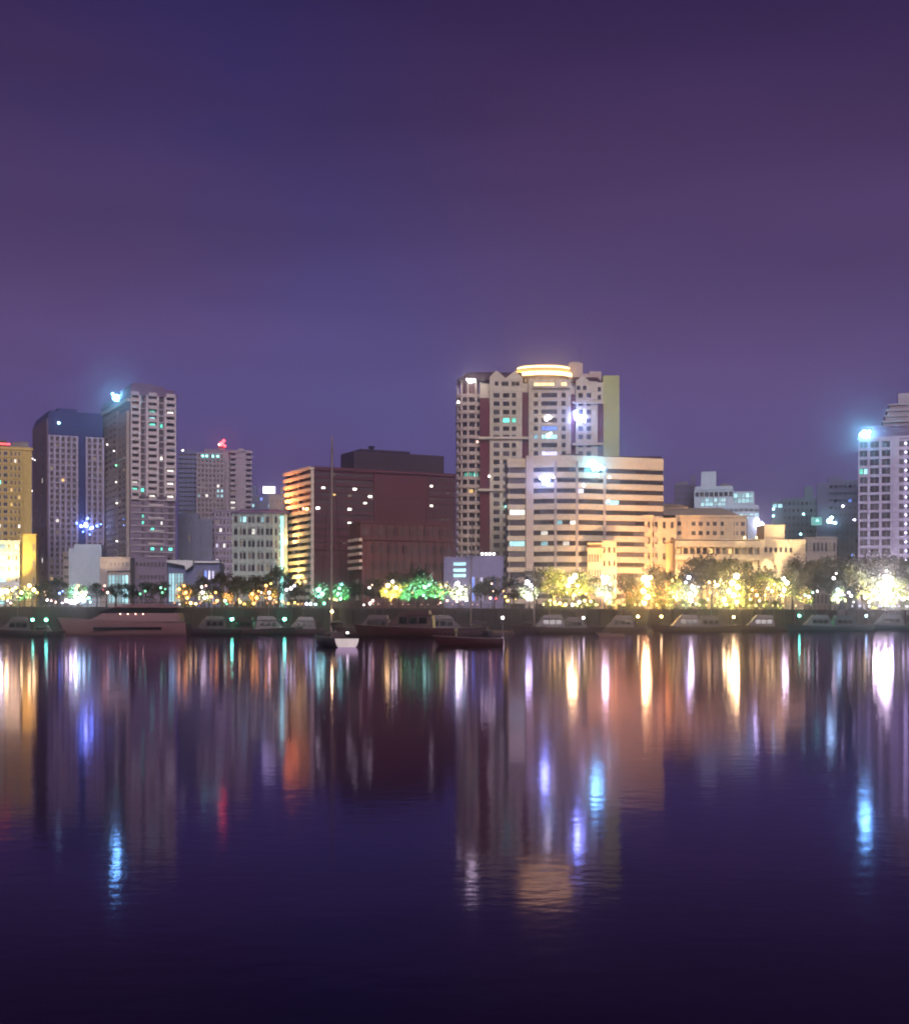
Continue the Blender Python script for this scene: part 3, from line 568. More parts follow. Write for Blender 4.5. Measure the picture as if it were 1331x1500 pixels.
U, Z = b.ux, b.z; x1 = U(1179); xm = U(1112); zt = Z(792); mb = MB(); mb.box(0, xm, 1.5, 14, 0, zt-.5); mb.box(xm, x1, 0, 14, 0, zt+.3); mb.obox(b.front, -.5, xm, zt-2.0, zt, -.5, .6); mb.obox(b.front, -.5, xm, Z(820), Z(812), -1.5, .6)
mb.box(U(1120), U(1150), 1, 9, zt+.3, Z(769)); mb.box(U(1119), U(1151), .7, 9.3, Z(769), Z(767.5)); mb.box(-.5, x1+.3, -.0, 14.2, zt+.3, zt+.6)
for i in range(14): u = xm*i/13; mb.obox(b.front, u-.22, u+.22, 0, zt-2, -.2, .3)
b.part('wall', mb, 'wall_peach'); b.grid(face(0,1.5,0), 0, xm, Z(812), zt-2.1, 13, 1, .75, .8, frame='frame_dark', lit=.25, mats=('ld','la')); b.grid(face(0,1.5,0), 0, xm, .6, Z(822), 13, 1, .7, .7, 'la'); b.grid(b.front, xm+1.2, x1-4, Z(809), Z(801), 6, 1, .55, .9, frame='frame_dark')
for p in (1090,1107): b.lamp_px(p, 787, 0.2, .35, 'LY', 9, nm='roof_light')
mb = MB(); u = U(1094); mb.tube([(u,.4,zt+.3),(u,.4,Z(752))], [.12,.07], 6); b.part('flagpole', mb, 'metal_dark'); b.finish()

# ---- K: ice blue stepped block
b = Bld('ice_blue_block', 'stepped ice blue block with glaring lit upper floors behind the peach civic building', 'building', 1017, 620, -12)
U, Z = b.ux, b.z; x1 = U(1111); mb = MB(); mb.box(0, U(1073), 0, 20, 0, Z(713)); mb.box(U(1026), U(1048), 3, 12, Z(713), Z(691)); mb.box(U(1073), U(1104), 1.2, 20, 0, Z(721)); mb.box(U(1050), x1, -1.8, 0, 0, Z(742)); mb.box(U(1104), x1, 0, 12, 0, Z(742)); mb.obox(b.front, 0, U(1073), Z(718), Z(715), 0, .6); mb.box(U(1026)-.3,U(1048)+.3,2.7,12,Z(691),Z(690)); mb.obox(b.front, U(1050), x1, Z(745.5), Z(744), 1.8, 2.3)
for i in range(9): u = U(1073)*i/8; mb.obox(b.front, u-.2, u+.2, 0, Z(718), 0, .35)
b.part('wall', mb, 'wall_ice'); b.grid(b.front, 0, U(1073), Z(729), Z(720), 8, 1, .85, .8, 'glass_blue'); b.grid(b.front, U(1026), U(1062), Z(742), Z(730), 6, 2, .9, .8, 'lc'); b.grid(face(0,1.2,0), U(1074), U(1103), Z(738), Z(723), 5, 2, .9, .85, 'lc'); b.grid(face(0,-1.8,0), U(1052), x1, Z(752), Z(746), 8, 1, .85, .7, 'glass_blue'); b.grid(face(0,-1.8,0), U(1052), x1, Z(762), Z(753), 8, 2, .8, .6, 'lc'); b.lamp((U(1113), -2.4, Z(771)), 1.6, 'V', 24, blobs=6, seed=8, nm='facade_lamp'); simple_roof(b, U(1052), U(1072), 2, 10, Z(713), 31); b.finish()
b = Bld('plum_block', 'dull plum block without lit rooms beside the ice blue block', 'building', 987, 640, -10)
x1 = b.ux(1019); zt = b.z(709); mb = MB(); mb.box(0, x1, 0, 15, 0, zt); mb.box(x1*.75, x1, 2, 9, zt, b.z(696)); 
for j in range(1,8): mb.obox(b.front, 0, x1, zt-j*3-.1, zt-j*3+.1, 0, .2)
b.part('wall', mb, 'wall_dusk'); b.grid(b.front, 0, x1, zt-24, zt, 7, 8, .5, .45, frame='frame_dark'); simple_roof(b, 1, x1*.7, 2, 10, zt, 32); b.finish()

# ---- L: dusky blocks
b = Bld('teal_dusk_block', 'dark teal block with small cyan lamps along its edge behind the cream terrace block', 'building', 1130, 640, -12)
U, Z = b.ux, b.z; x1 = U(1203); xm = U(1146); mb = MB(); mb.box(0, xm, 1, 16, 0, Z(735)); mb.box(xm, x1, 0, 16, 0, Z(733)); mb.box(U(1178), U(1190), 3, 9, Z(733), Z(713)); mb.box(xm-.2, x1+.2, -.2, 16, Z(733), Z(730.5))
for j in range(1,9): mb.obox(b.front, xm, x1, Z(733)-j*3.3-.15, Z(733)-j*3.3+.15, 0, .25)
b.part('wall', mb, 'wall_teal'); b.grid(b.front, xm, x1, Z(733)-26.4, Z(733), 9, 8, .6, .5, 'glass_blue', 'frame_dark', lit=.02); b.grid(face(0,1,0), 0, xm, Z(745), Z(737), 2, 1, .8, .7, 'lc')
for px,py in ((1132,746),(1132,756),(1176,754),(1172,783)): b.lamp_px(px,py,.5,.55,'C',9,nm='facade_lamp')
b.finish()
b = Bld('violet_dusk_block', 'dusky violet block with setback roofs and a teal sign panel beside the lavender tower', 'building', 1196, 600, -14)
U, Z = b.ux, b.z; x1 = U(1262); mb = MB(); mb.box(0, U(1212), 0, 15, 0, Z(708)); mb.box(U(1212), x1, .6, 16, 0, Z(704)); mb.box(U(1212), U(1232), 2, 12, Z(704), Z(698)); mb.obox(b.front, U(1212), x1, Z(722), Z(719), -.6, .6); mb.obox(b.front, U(1212), x1, Z(732), Z(730), -.6, .4); mb.box(U(1222), x1, -5, .6, 0, Z(764))
for i in range(8): u = U(1222)+(x1-U(1222))*i/7; mb.obox(face(0,-5,0), u-.2, u+.2, 0, Z(764), 0, .3)
b.part('wall', mb, 'wall_dusk'); b.grid(face(0,.6,0), U(1213), x1, Z(760), Z(708), 7, 5, .7, .45, 'glass_blue', 'frame_dark', lit=.08, mats=('lv','lb')); b.grid(face(0,-5,0), U(1223), x1, Z(820), Z(766), 6, 5, .6, .5, 'glass_blue', 'frame_dark', lit=.12, mats=('lb','lv','lc'))
mb = MB(); mb.box(U(1186), U(1204), -6.4, -6.0, Z(772), Z(758)); o = b.part('sign_panel', mb, 'metal_dark'); mb = MB(); mb.obox(face(0,-6.4,0), U(1187), U(1203), Z(771), Z(759), .02, .15); b.part('lit_panel', mb, bulb('T', .55), o)
for i,(px,py,r,c,st,n) in enumerate([(1213,765,1.0,'C',22,5),(1222,768,.6,'C',16,3),(1233,744,.6,'V',10,1),(1250,764,.5,'V',10,2),(1196,764,.5,'T',8,1)]): b.lamp_px(px,py,6.8,r,c,st,blobs=n,seed=80+i,nm='facade_lamp')
b.finish()
b = Bld('tan_annexe', 'low tan annexe with a row of dark openings behind the trees by the lavender tower', 'building', 1177, 470, -14)
x1 = b.ux(1224); zt = b.z(789); mb = MB(); mb.box(0, x1, 0, 12, 0, zt); mb.box(-.2,x1+.3,-.4,12,zt,zt+.5); 
for i in range(9): u = x1*i/8; mb.obox(b.front, u-.18, u+.18, 0, zt, 0, .3)
b.part('wall', mb, 'wall_taupe'); b.grid(b.front, 0, x1, 1, zt, 8, 4, .6, .5, frame='frame_dark'); b.finish()

# ---- M: lavender tower
b = Bld('lavender_tower', 'lavender tower with paired square windows and a blue white roof beacon', 'building', 1256, 520, -17)
U, Z = b.ux, b.z; x1 = U(1420); zt = Z(644); D = 24; nf = 15; dz = 13.0/2000*520; mb = MB(); mb.box(0, x1, 0, D, 0, zt)
for j in range(nf+2): z = zt-.4-j*dz; mb.obox(b.front, 0, U(1305), z-.45, z+.45, 0, .5)
for p in (1256.5,1271.5,1288.5,1305): mb.obox(b.front, U(p)-.5*(p>1257), U(p)+.55, 0, zt, .0, .6)
mb.obox(b.front, U(1307), U(1316), 0, zt+.8, 0, 1.0); mb.box(-.3, x1, -.7, D, zt, zt+.7)
b.part('wall', mb, 'wall_violet')
for j in range(nf):
    z = zt-.4-j*dz-dz/2
    for p in (1264,1280,1297): 
        for s_ in (-1,1): b.win(b.front, U(p)+s_*.88, z, 1.6, 2.2, 'glass', 'frame_dark', 2)
    b.win(b.front, U(1319.5), z, 1.6, 2.0, 'glass', 'frame_dark', 1)
    for p in (1332,1344,1356): b.win(b.front, U(p), z, 2.2, 2.0, 'glass', 'frame_dark', 2)
    o_ = None
mb = MB()
for j in range(nf): mb.ball((U(1326), -.8, zt-.4-j*dz-dz/2), .36, n=8, k=5)
b.part('light_strip', mb, bulb('V', 9))
b.light(1270,694,'lc',1); b.light(1264,693,'lt',1)
mb = MB(); mb.prism([(U(1276),2),(x1,2),(x1,D-2),(U(1276),D-2)], zt+.7, Z(627)); mb.prism([(U(1274),1.6),(x1,1.6),(x1,D),(U(1274),D)], Z(627), Z(624.5)); b.part('roof', mb, 'roof_violet')
mb = MB()
for i in range(4): py = 621-i*8.6; u = U(1290+i*3.4); mb.box(u, x1, 3.0+i*.8, D, Z(py)+.6, Z(py-4.6)); mb.box(u+.6, x1, 3.8+i*.8, D, Z(py+3), Z(py)+.6)
mb.box(U(1315), x1, 7, D, Z(592), Z(575)); b.part('stepped_crown', mb, 'wall_pink')
b.lamp_px(1267, 638, .9, 1.15, 'EB', 110, blobs=7, seed=97, nm='beacon'); b.finish(110)

# ------------------------------------------------------------------ the setting
mb = MB(); mb.add([(-1250,-240,0),(1250,-240,0),(1250,1450,0),(-1250,1450,0)], [(0,1,2,3)])
def water_mat():
    m, nt, N, L = new_mat('sea_water')
    out = N('ShaderNodeOutputMaterial'); b = N('ShaderNodeBsdfPrincipled')
    b.inputs['Base Color'].default_value = (.002,.001,.006,1); b.inputs['Specular IOR Level'].default_value = 0; b.inputs['Roughness'].default_value = 1
    gl_ = N('ShaderNodeBsdfGlossy'); gl_.inputs['Color'].default_value = (.76,.61,.95,1); gl_.inputs['Roughness'].default_value = .072
    fr_ = N('ShaderNodeFresnel'); fr_.inputs['IOR'].default_value = 1.16; ms = N('ShaderNodeMixShader')
    tc = N('ShaderNodeTexCoord')
    def noise(sx, sy, sc, det):
        mp = N('ShaderNodeMapping'); mp.inputs['Scale'].default_value = (sx, sy, 1); L(tc.outputs['Object'], mp.inputs['Vector'])
        n = N('ShaderNodeTexNoise'); n.inputs['Scale'].default_value = sc; n.inputs['Detail'].default_value = det; n.inputs['Roughness'].default_value = .55; L(mp.outputs[0], n.inputs['Vector']); return n
    a = noise(.8, 1, 2.2, 3); c = noise(.5, 1, .22, 2)
    m1 = N('ShaderNodeMath'); m1.operation = 'MULTIPLY_ADD'; m1.inputs[1].default_value = 2.2; L(c.outputs['Fac'], m1.inputs[0]); L(a.outputs['Fac'], m1.inputs[2])
    bp = N('ShaderNodeBump'); bp.inputs['Strength'].default_value = 1.0; bp.inputs['Distance'].default_value = .0036
    L(m1.outputs[0], bp.inputs['Height']); L(bp.outputs[0], gl_.inputs['Normal']); L(bp.outputs[0], fr_.inputs['Normal']); L(fr_.outputs[0], ms.inputs[0]); L(b.outputs[0], ms.inputs[1]); L(gl_.outputs[0], ms.inputs[2]); L(ms.outputs[0], out.inputs[0]); return m
tag(mb.build('water', water_mat()), 'calm dark bay water mirroring the lit skyline in long streaks', 'water', kind='structure')
qd = Vector((math.cos(SA), math.sin(SA))); qn = Vector((-qd.y, qd.x))      # along the quay, inland
def qp(u, d): v = Vector((0, SY0)) + qd*u + qn*d; return (v.x, v.y)
mb = MB(); c4 = [qp(-1100,1.2), qp(1330,1.2), (1190,1440), (-1200,1440), (-1200,-150)]
mb.add([(x,y,ZG) for x,y in c4], [(0,1,2,3,4)]); tag(mb.build('ground', M['concrete']), 'paved reclaimed land behind the sea wall', 'ground', kind='structure')
mb = MB(); c4 = [qp(-1100,1.3), qp(1320,1.3), qp(1320,26), qp(-1100,26)]
mb.add([(x,y,ZG+.005) for x,y in c4], [(0,1,2,3)]); tag(mb.build('promenade', M['paving']), 'paved promenade strip along the quay', 'pavement', kind='structure')
mb = MB(); c4 = [qp(-1100,44), qp(1320,44), qp(1320,66), qp(-1100,66)]
A('asphalt', (.05,.05,.052), scale=.8)
mb.add([(x,y,ZG+.008) for x,y in c4], [(0,1,2,3)]); tag(mb.build('road', M['asphalt']), 'asphalt boulevard between the tree rows and the buildings', 'road', kind='structure')
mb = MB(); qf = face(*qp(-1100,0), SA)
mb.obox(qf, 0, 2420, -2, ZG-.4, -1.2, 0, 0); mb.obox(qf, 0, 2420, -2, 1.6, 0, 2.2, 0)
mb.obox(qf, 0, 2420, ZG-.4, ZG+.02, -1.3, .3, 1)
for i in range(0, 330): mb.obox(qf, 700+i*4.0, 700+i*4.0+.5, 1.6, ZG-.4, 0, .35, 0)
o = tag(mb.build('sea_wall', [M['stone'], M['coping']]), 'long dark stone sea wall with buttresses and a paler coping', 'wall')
mb = MB()
for i in range(0, 700): 
    u = 700+i*2.0; mb.obox(qf, u, u+.12, ZG+.02, ZG+1.0, -.55, -.43)
mb.obox(qf, 700, 2100, ZG+1.0, ZG+1.1, -.56, -.42); mb.obox(qf, 700, 2100, ZG+.5, ZG+.56, -.52, -.46)
tag(mb.build('railing', M['pole']), 'dark metal railing of thin posts along the top of the sea wall', 'railing')
# floating pontoon
mb = MB(); mb.obox(qf, 800, 1500, -.4, .55, 7.2, 9.6, 0)
for i in range(0, 88): mb.obox(qf, 800+i*8, 800+i*8+.3, -.5, 1.5, 9.6, 9.9, 0)
for i in range(0, 350): mb.obox(qf, 800.1+i*2, 801.9+i*2, .55, .62, 7.1, 9.7, 0)
tag(mb.build('pontoon', M['wood']), 'low floating wooden pontoon with mooring piles in front of the sea wall', 'pontoon')

# ------------------------------------------------------------------ trees
LEAF = [leaf_mat('leaf_deep', (.012,.02,.009), (.04,.05,.02)), leaf_mat('leaf_lightened', (.06,.09,.03), (.13,.16,.06)), leaf_mat('leaf_olive', (.02,.02,.01), (.06,.05,.028))]  # paler leaf for the lit trees: extra glow worked into its colour
def tree_meshes(seed, h, spread, lm, leaves=1500):
    rnd = random.Random(seed); tr = MB(); th = h*rnd.uniform(.28,.38)
    tr.tube([(0,0,0),(rnd.uniform(-.15,.15),0,th*.5),(rnd.uniform(-.3,.3),rnd.uniform(-.2,.2),th)], [h*.032,h*.024,h*.02], 8)
    cl = []
    for i in range(15):
        a = rnd.uniform(0, 2*math.pi); rad = spread*math.sqrt(rnd.random())*.78; z = th + (h-th)*(.12+.75*rnd.random())*(1-.35*(rad/spread)**2)
        c = Vector((rad*math.cos(a), rad*math.sin(a), z)); cl.append((c, spread*rnd.uniform(.22,.42)))
        if i < 6: tr.tube([(0,0,th*.92), (c.x*.5, c.y*.5, th+(z-th)*.6), tuple(c)], [h*.014,h*.009,h*.004], 5)
    cr = MB(); per = leaves//len(cl)
    for c, r in cl:
        for k in range(per):
            d = Vector((rnd.gauss(0,1), rnd.gauss(0,1), rnd.gauss(0,.75))); d = d.normalized()*r*(rnd.random()**.45)
            p = c + d; s_ = rnd.uniform(.16,.36)*(.6+h/22)
            n = Vector((rnd.gauss(0,1), rnd.gauss(0,1), rnd.gauss(0,1)+.4)).normalized(); a_ = n.orthogonal().normalized(); b_ = n.cross(a_)
            t = rnd.uniform(0,6.28); u = a_*math.cos(t)+b_*math.sin(t); v = n.cross(u)
            cr.add([p-u*s_, p+v*s_*.55, p+u*s_, p-v*s_*.55], [(0,1,2,3)])
    return tr.mesh('trunk', M['bark']), cr.mesh('crown', lm)
def palm_meshes(seed, h, lm):
    rnd = random.Random(seed); tr = MB(); bend = rnd.uniform(-.8,.8); pts = [(bend*(i/6)**2, 0, h*i/6) for i in range(7)]
    tr.tube(pts, [.26-.02*i for i in range(7)], 8); top = Vector(pts[-1]); cr = MB()
    for i in range(16):
        a = 2*math.pi*i/16 + rnd.uniform(-.15,.15); el = rnd.uniform(-.3,1.1); L_ = rnd.uniform(2.6,3.6); prev = None
        for k in range(9):
            t = k/8; q = top + Vector((math.cos(a)*math.cos(el), math.sin(a)*math.cos(el), math.sin(el)))*L_*t + Vector((0,0,-1.9*t*t))
            if prev is not None:
                dr = (q-prev).normalized(); sd = dr.cross(Vector((0,0,1))).normalized(); w = .75*math.sin(math.pi*min(1,t+.12))+.1
                for s_ in (-1,1):
                    for m_ in (0,.5): 
                        o_ = prev+(q-prev)*m_; cr.add([o_, o_+dr*.22, o_+dr*.4+sd*s_*w+Vector((0,0,-.35*w)), o_+dr*.2+sd*s_*w*.9+Vector((0,0,-.4*w))], [(0,1,2,3)])
            prev = q
    return tr.mesh('trunk', M['bark']), cr.mesh('crown', lm)
PROTO = {}
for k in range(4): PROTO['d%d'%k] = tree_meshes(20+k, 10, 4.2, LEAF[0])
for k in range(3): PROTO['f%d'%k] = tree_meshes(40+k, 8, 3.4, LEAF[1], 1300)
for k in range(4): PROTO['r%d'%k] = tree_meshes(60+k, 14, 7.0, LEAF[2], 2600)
for k in range(3): PROTO['p%d'%k] = palm_meshes(80+k, 8, LEAF[1])
UP = 19000
H0 = dict(d=10, f=8, r=14, p=9.2)
def tree(kind, px, pytop, off, label, group, cat='tree'):
    X, Y = shore_at(px, off); h = wz(pytop, Y) - ZG; s_ = h/H0[kind[0]]
    nm = {'d':'leafy_tree','f':'leafy_tree','r':'rain_tree','p':'palm_tree'}[kind[0]]
    t = thing(nm, label, cat, (X, Y, ZG), random.uniform(0,6.28), group); t.scale = (s_, s_, s_)
    link('trunk', PROTO[kind][0], t); link('crown', PROTO[kind][1], t)
    if kind[0] in 'fp': light_tree(t, label, UP*(4.5 if 'blaz' in label or 'brilliant' in label else 1))
    return t
def hue(label):
    for wd, c, c2 in sorted((('white','W','W'),('golden','Y','LY'),('gold','Y','LY'),('orange','O','O'),('yellow green','LY','G'),('green','D','G'),('brilliant','LY','Y'),('yellow','LY','Y'),('cream','LY','LY'),('pale','W','LY')), key=lambda q: label.find(q[0]) if q[0] in label else 999):
        if wd in label: return c, c2
    return 'LY', 'LY'
def light_tree(t, label, power, nb=110):
    c, c2 = hue(label); s_ = t.scale[0]; X, Y = t.location.x, t.location.y; h = (8 if t.name.startswith('leafy') else 9)*s_
    for dx, dy in ((-1.2,-2.2),(1.4,-1.6)):
        l = bpy.data.lights.new('added_tree_uplight', 'SPOT'); l.energy = power*(h/8)**2; l.color = COLS[c2]; l.spot_size = R(85); l.spot_blend = .8; l.shadow_soft_size = .12  # added spots from below, so crowns glow in place of lamp bloom
        o = bpy.data.objects.new('added_tree_uplight', l); COL.objects.link(o); o.location = (X+dx, Y+dy, ZG+.5); o.rotation_euler = (Vector((-dx*.5,-dy*.8,h*.62))).to_track_quat('-Z','Y').to_euler()
    rnd = random.Random(int(X*10)); mb = MB(); r0 = h*.36
    for i in range(nb):
        d = Vector((rnd.gauss(0,1), rnd.gauss(0,1)-.4, rnd.gauss(0,.8))).normalized()*r0*rnd.uniform(.55,1.05); q = d + Vector((0,0,h*.62)); r = rnd.uniform(.03,.10)
        mb.add([q+Vector(v)*r for v in ((1,0,0),(-1,0,0),(0,1,0),(0,-1,0),(0,0,1),(0,0,-1))], [(0,2,4),(2,1,4),(1,3,4),(3,0,4),(2,0,5),(1,2,5),(3,1,5),(0,3,5)])
    o = mb.build('added_glow_bulbs', bulb(c, 5), None, (X, Y, ZG)); o['label'] = 'tiny added glow bulbs hung in the ' + ' '.join(label.split()[:9]); o['category'] = 'added glow bulbs'; o['group'] = 'added glow bulbs in the trees'  # invented bulbs, added to break the crowns into clusters of glow
g1, g2, g3 = 'dark trees along the promenade', 'lamp lit trees along the promenade', 'large rain trees before the cream buildings'
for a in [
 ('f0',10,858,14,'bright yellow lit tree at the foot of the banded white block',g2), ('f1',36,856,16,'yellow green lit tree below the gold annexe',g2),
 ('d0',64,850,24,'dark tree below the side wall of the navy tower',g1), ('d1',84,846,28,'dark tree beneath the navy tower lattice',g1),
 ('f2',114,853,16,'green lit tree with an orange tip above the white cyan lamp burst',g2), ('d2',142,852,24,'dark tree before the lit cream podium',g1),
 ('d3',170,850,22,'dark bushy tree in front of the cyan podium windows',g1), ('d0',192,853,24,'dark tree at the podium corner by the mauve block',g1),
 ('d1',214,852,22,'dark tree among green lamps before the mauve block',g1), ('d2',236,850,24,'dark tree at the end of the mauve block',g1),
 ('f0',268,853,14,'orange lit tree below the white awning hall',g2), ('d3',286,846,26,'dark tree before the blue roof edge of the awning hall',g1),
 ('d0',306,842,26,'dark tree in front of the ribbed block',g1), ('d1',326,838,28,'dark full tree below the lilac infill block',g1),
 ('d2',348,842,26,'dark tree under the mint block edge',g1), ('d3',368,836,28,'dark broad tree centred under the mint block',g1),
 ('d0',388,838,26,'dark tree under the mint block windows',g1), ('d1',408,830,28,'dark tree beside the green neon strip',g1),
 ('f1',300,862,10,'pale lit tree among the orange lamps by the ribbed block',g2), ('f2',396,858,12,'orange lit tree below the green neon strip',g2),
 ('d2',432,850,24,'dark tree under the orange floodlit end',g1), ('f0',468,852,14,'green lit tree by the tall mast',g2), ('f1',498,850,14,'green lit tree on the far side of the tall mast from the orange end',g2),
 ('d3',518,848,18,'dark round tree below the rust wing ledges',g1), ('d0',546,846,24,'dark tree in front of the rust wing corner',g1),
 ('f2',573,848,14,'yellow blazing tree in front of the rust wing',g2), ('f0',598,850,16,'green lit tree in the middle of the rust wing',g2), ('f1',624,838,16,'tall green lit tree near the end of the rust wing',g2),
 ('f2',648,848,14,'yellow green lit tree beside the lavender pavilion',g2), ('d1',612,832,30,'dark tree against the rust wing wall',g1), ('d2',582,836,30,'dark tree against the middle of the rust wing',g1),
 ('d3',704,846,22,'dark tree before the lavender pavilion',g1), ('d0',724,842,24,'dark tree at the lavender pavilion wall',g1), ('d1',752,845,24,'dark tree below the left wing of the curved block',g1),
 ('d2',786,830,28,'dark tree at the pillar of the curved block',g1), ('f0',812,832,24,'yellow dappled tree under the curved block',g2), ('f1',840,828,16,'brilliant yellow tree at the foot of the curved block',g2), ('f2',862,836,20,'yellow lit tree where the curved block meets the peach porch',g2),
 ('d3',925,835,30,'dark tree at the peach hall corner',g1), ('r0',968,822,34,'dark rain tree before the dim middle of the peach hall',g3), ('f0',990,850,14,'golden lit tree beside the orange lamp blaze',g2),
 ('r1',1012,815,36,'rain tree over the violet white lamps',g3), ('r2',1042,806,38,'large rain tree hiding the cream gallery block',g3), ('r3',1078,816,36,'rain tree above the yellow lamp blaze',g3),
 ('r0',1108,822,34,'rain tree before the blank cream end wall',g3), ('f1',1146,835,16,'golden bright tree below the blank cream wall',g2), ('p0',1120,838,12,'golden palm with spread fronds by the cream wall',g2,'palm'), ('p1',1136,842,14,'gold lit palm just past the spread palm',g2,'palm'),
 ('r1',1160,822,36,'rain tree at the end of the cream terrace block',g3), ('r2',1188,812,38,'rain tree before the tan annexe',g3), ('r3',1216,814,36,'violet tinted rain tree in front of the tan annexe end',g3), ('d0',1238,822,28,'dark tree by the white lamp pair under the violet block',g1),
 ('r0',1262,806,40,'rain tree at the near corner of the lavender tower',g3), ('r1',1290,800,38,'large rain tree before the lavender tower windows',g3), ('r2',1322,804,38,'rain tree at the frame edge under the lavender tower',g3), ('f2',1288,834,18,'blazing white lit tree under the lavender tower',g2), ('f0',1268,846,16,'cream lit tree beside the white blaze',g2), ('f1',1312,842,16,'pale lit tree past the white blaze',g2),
 ('f0',946,846,7,'orange tree blazing behind the huge orange white lamps',g2), ('f1',926,858,9,'orange tree blazing at the edge of the orange lamp burst',g2), ('f2',966,856,9,'orange tree blazing past the orange lamp burst',g2), ('f1',1010,850,8,'white lit tree blazing in the violet lamp column',g2),  # blazing trees from here on are added, overlit to widen the lamp glow
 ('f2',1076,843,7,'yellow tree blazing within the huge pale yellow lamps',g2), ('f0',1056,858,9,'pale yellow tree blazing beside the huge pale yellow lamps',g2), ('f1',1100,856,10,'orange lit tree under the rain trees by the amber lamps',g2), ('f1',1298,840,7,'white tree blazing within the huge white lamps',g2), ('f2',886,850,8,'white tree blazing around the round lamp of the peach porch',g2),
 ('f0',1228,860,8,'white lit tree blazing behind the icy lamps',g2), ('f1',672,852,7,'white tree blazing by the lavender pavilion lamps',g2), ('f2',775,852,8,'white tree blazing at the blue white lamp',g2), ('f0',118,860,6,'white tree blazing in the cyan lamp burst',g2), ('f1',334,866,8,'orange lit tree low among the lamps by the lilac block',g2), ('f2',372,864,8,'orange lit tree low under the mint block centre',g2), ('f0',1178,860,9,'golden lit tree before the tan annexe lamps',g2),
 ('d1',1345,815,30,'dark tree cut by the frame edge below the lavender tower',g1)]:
    tree(*a)

def shrub(px, pytop, off, label):  # invented low foliage, added to carry the glow down to the coping
    X, Y = shore_at(px, off); h = wz(pytop, Y) - ZG; s_ = h/8; t = thing('shrub', label, 'shrub', (X, Y, ZG-.55*h), random.uniform(0,6.28), 'added shrubs along the promenade'); t.scale = (s_*1.5, s_*1.5, s_*1.5)
    link('foliage', PROTO[random.choice(('f0','f1','f2'))][1], t)
    c, c2 = hue(label); l = bpy.data.lights.new('added_shrub_light', 'SPOT'); l.energy = 3500; l.color = COLS[c2]; l.spot_size = R(120); l.spot_blend = .8; l.shadow_soft_size = .1  # added spot that brightens the shrub, no fixture here
    o = bpy.data.objects.new('added_shrub_light', l); COL.objects.link(o); o.location = (X, Y-2.6, ZG+.3); o.rotation_euler = Vector((0,1,.45)).to_track_quat('-Z','Y').to_euler()
for a in [(806,874,6,'yellow lit shrub below the curved block, before the yellow burst'), (824,872,6,'yellow lit shrub at the foot of the yellow burst'), (846,872,6,'pale lit shrub just past the yellow burst'), (864,874,6,'cream lit shrub under the peach porch corner'),
 (900,872,6,'orange lit shrub between round white lamp and orange blaze'), (920,874,6,'orange lit shrub at the edge of the orange blaze'), (938,872,5,'orange lit shrub inside the orange blaze'), (962,872,6,'orange lit shrub just past the orange blaze'), (980,874,6,'golden lit shrub at the slim amber lamp'),
 (1000,874,6,'white lit shrub at the violet lamp column'), (1026,872,6,'golden lit shrub past the violet lamp column'), (1050,873,6,'golden lit shrub before the yellow blaze'), (1068,873,5,'yellow lit shrub inside the yellow blaze'), (1092,872,6,'golden lit shrub past the yellow blaze'), (1116,874,6,'golden lit shrub under the spread palm'), (1138,874,6,'cream lit shrub at the white lamp column'),
 (1278,872,6,'cream lit shrub at the edge of the white blaze'), (1302,872,5,'white lit shrub inside the white blaze'), (1324,873,6,'white lit shrub at the violet lamps by the frame edge'), (275,876,6,'orange lit shrub below the white awning hall'), (362,878,6,'orange lit shrub under the mint block'), (470,878,6,'green lit shrub by the tall mast'), (22,878,6,'yellow lit shrub at the yellow lamps by the frame edge')]: shrub(*a)
# ------------------------------------------------------------------ promenade lamps
def lamp_post(px, off, globes, label, group):
    """globes: list of (px, py, radius, colour, strength); one post, one arm and one globe each"""
    X, Y = shore_at(px, off); t = thing('street_lamp', label, 'street lamp', (X, Y, ZG), 0, group)
    top = max(wz(g[1], Y) for g in globes) - ZG; mb = MB(); mb.lathe([(.28,0),(.28,.25),(.12,.5),(.09,top*.6),(.06,max(.6,top-.2))], n=8)
    for g in globes:
        gx, gz = wx(g[0], Y)-X, wz(g[1], Y)-ZG
        mb.tube([(0,0,max(.3,gz-.9)), (gx*.6,0,max(.3,gz-.7)), (gx,0,gz-g[2])], .05, 5)
    mb.build('post', M['pole'], t)
    for i, g in enumerate(globes):
        gx, gz = wx(g[0], Y)-X, max(.35+g[2], wz(g[1], Y)-ZG); m = MB(); m.ball((0,0,0), g[2]*GS, n=12, k=8)
        m.build('globe', bulb(g[3], max(2.0, g[4]*(1.3 if g[4] >= 70 else .8 if g[4] >= 55 else LF))), t, (gx, (i%3-1)*.25, gz))
gl = 'lamps along the promenade'
GS, LF = .55, .3
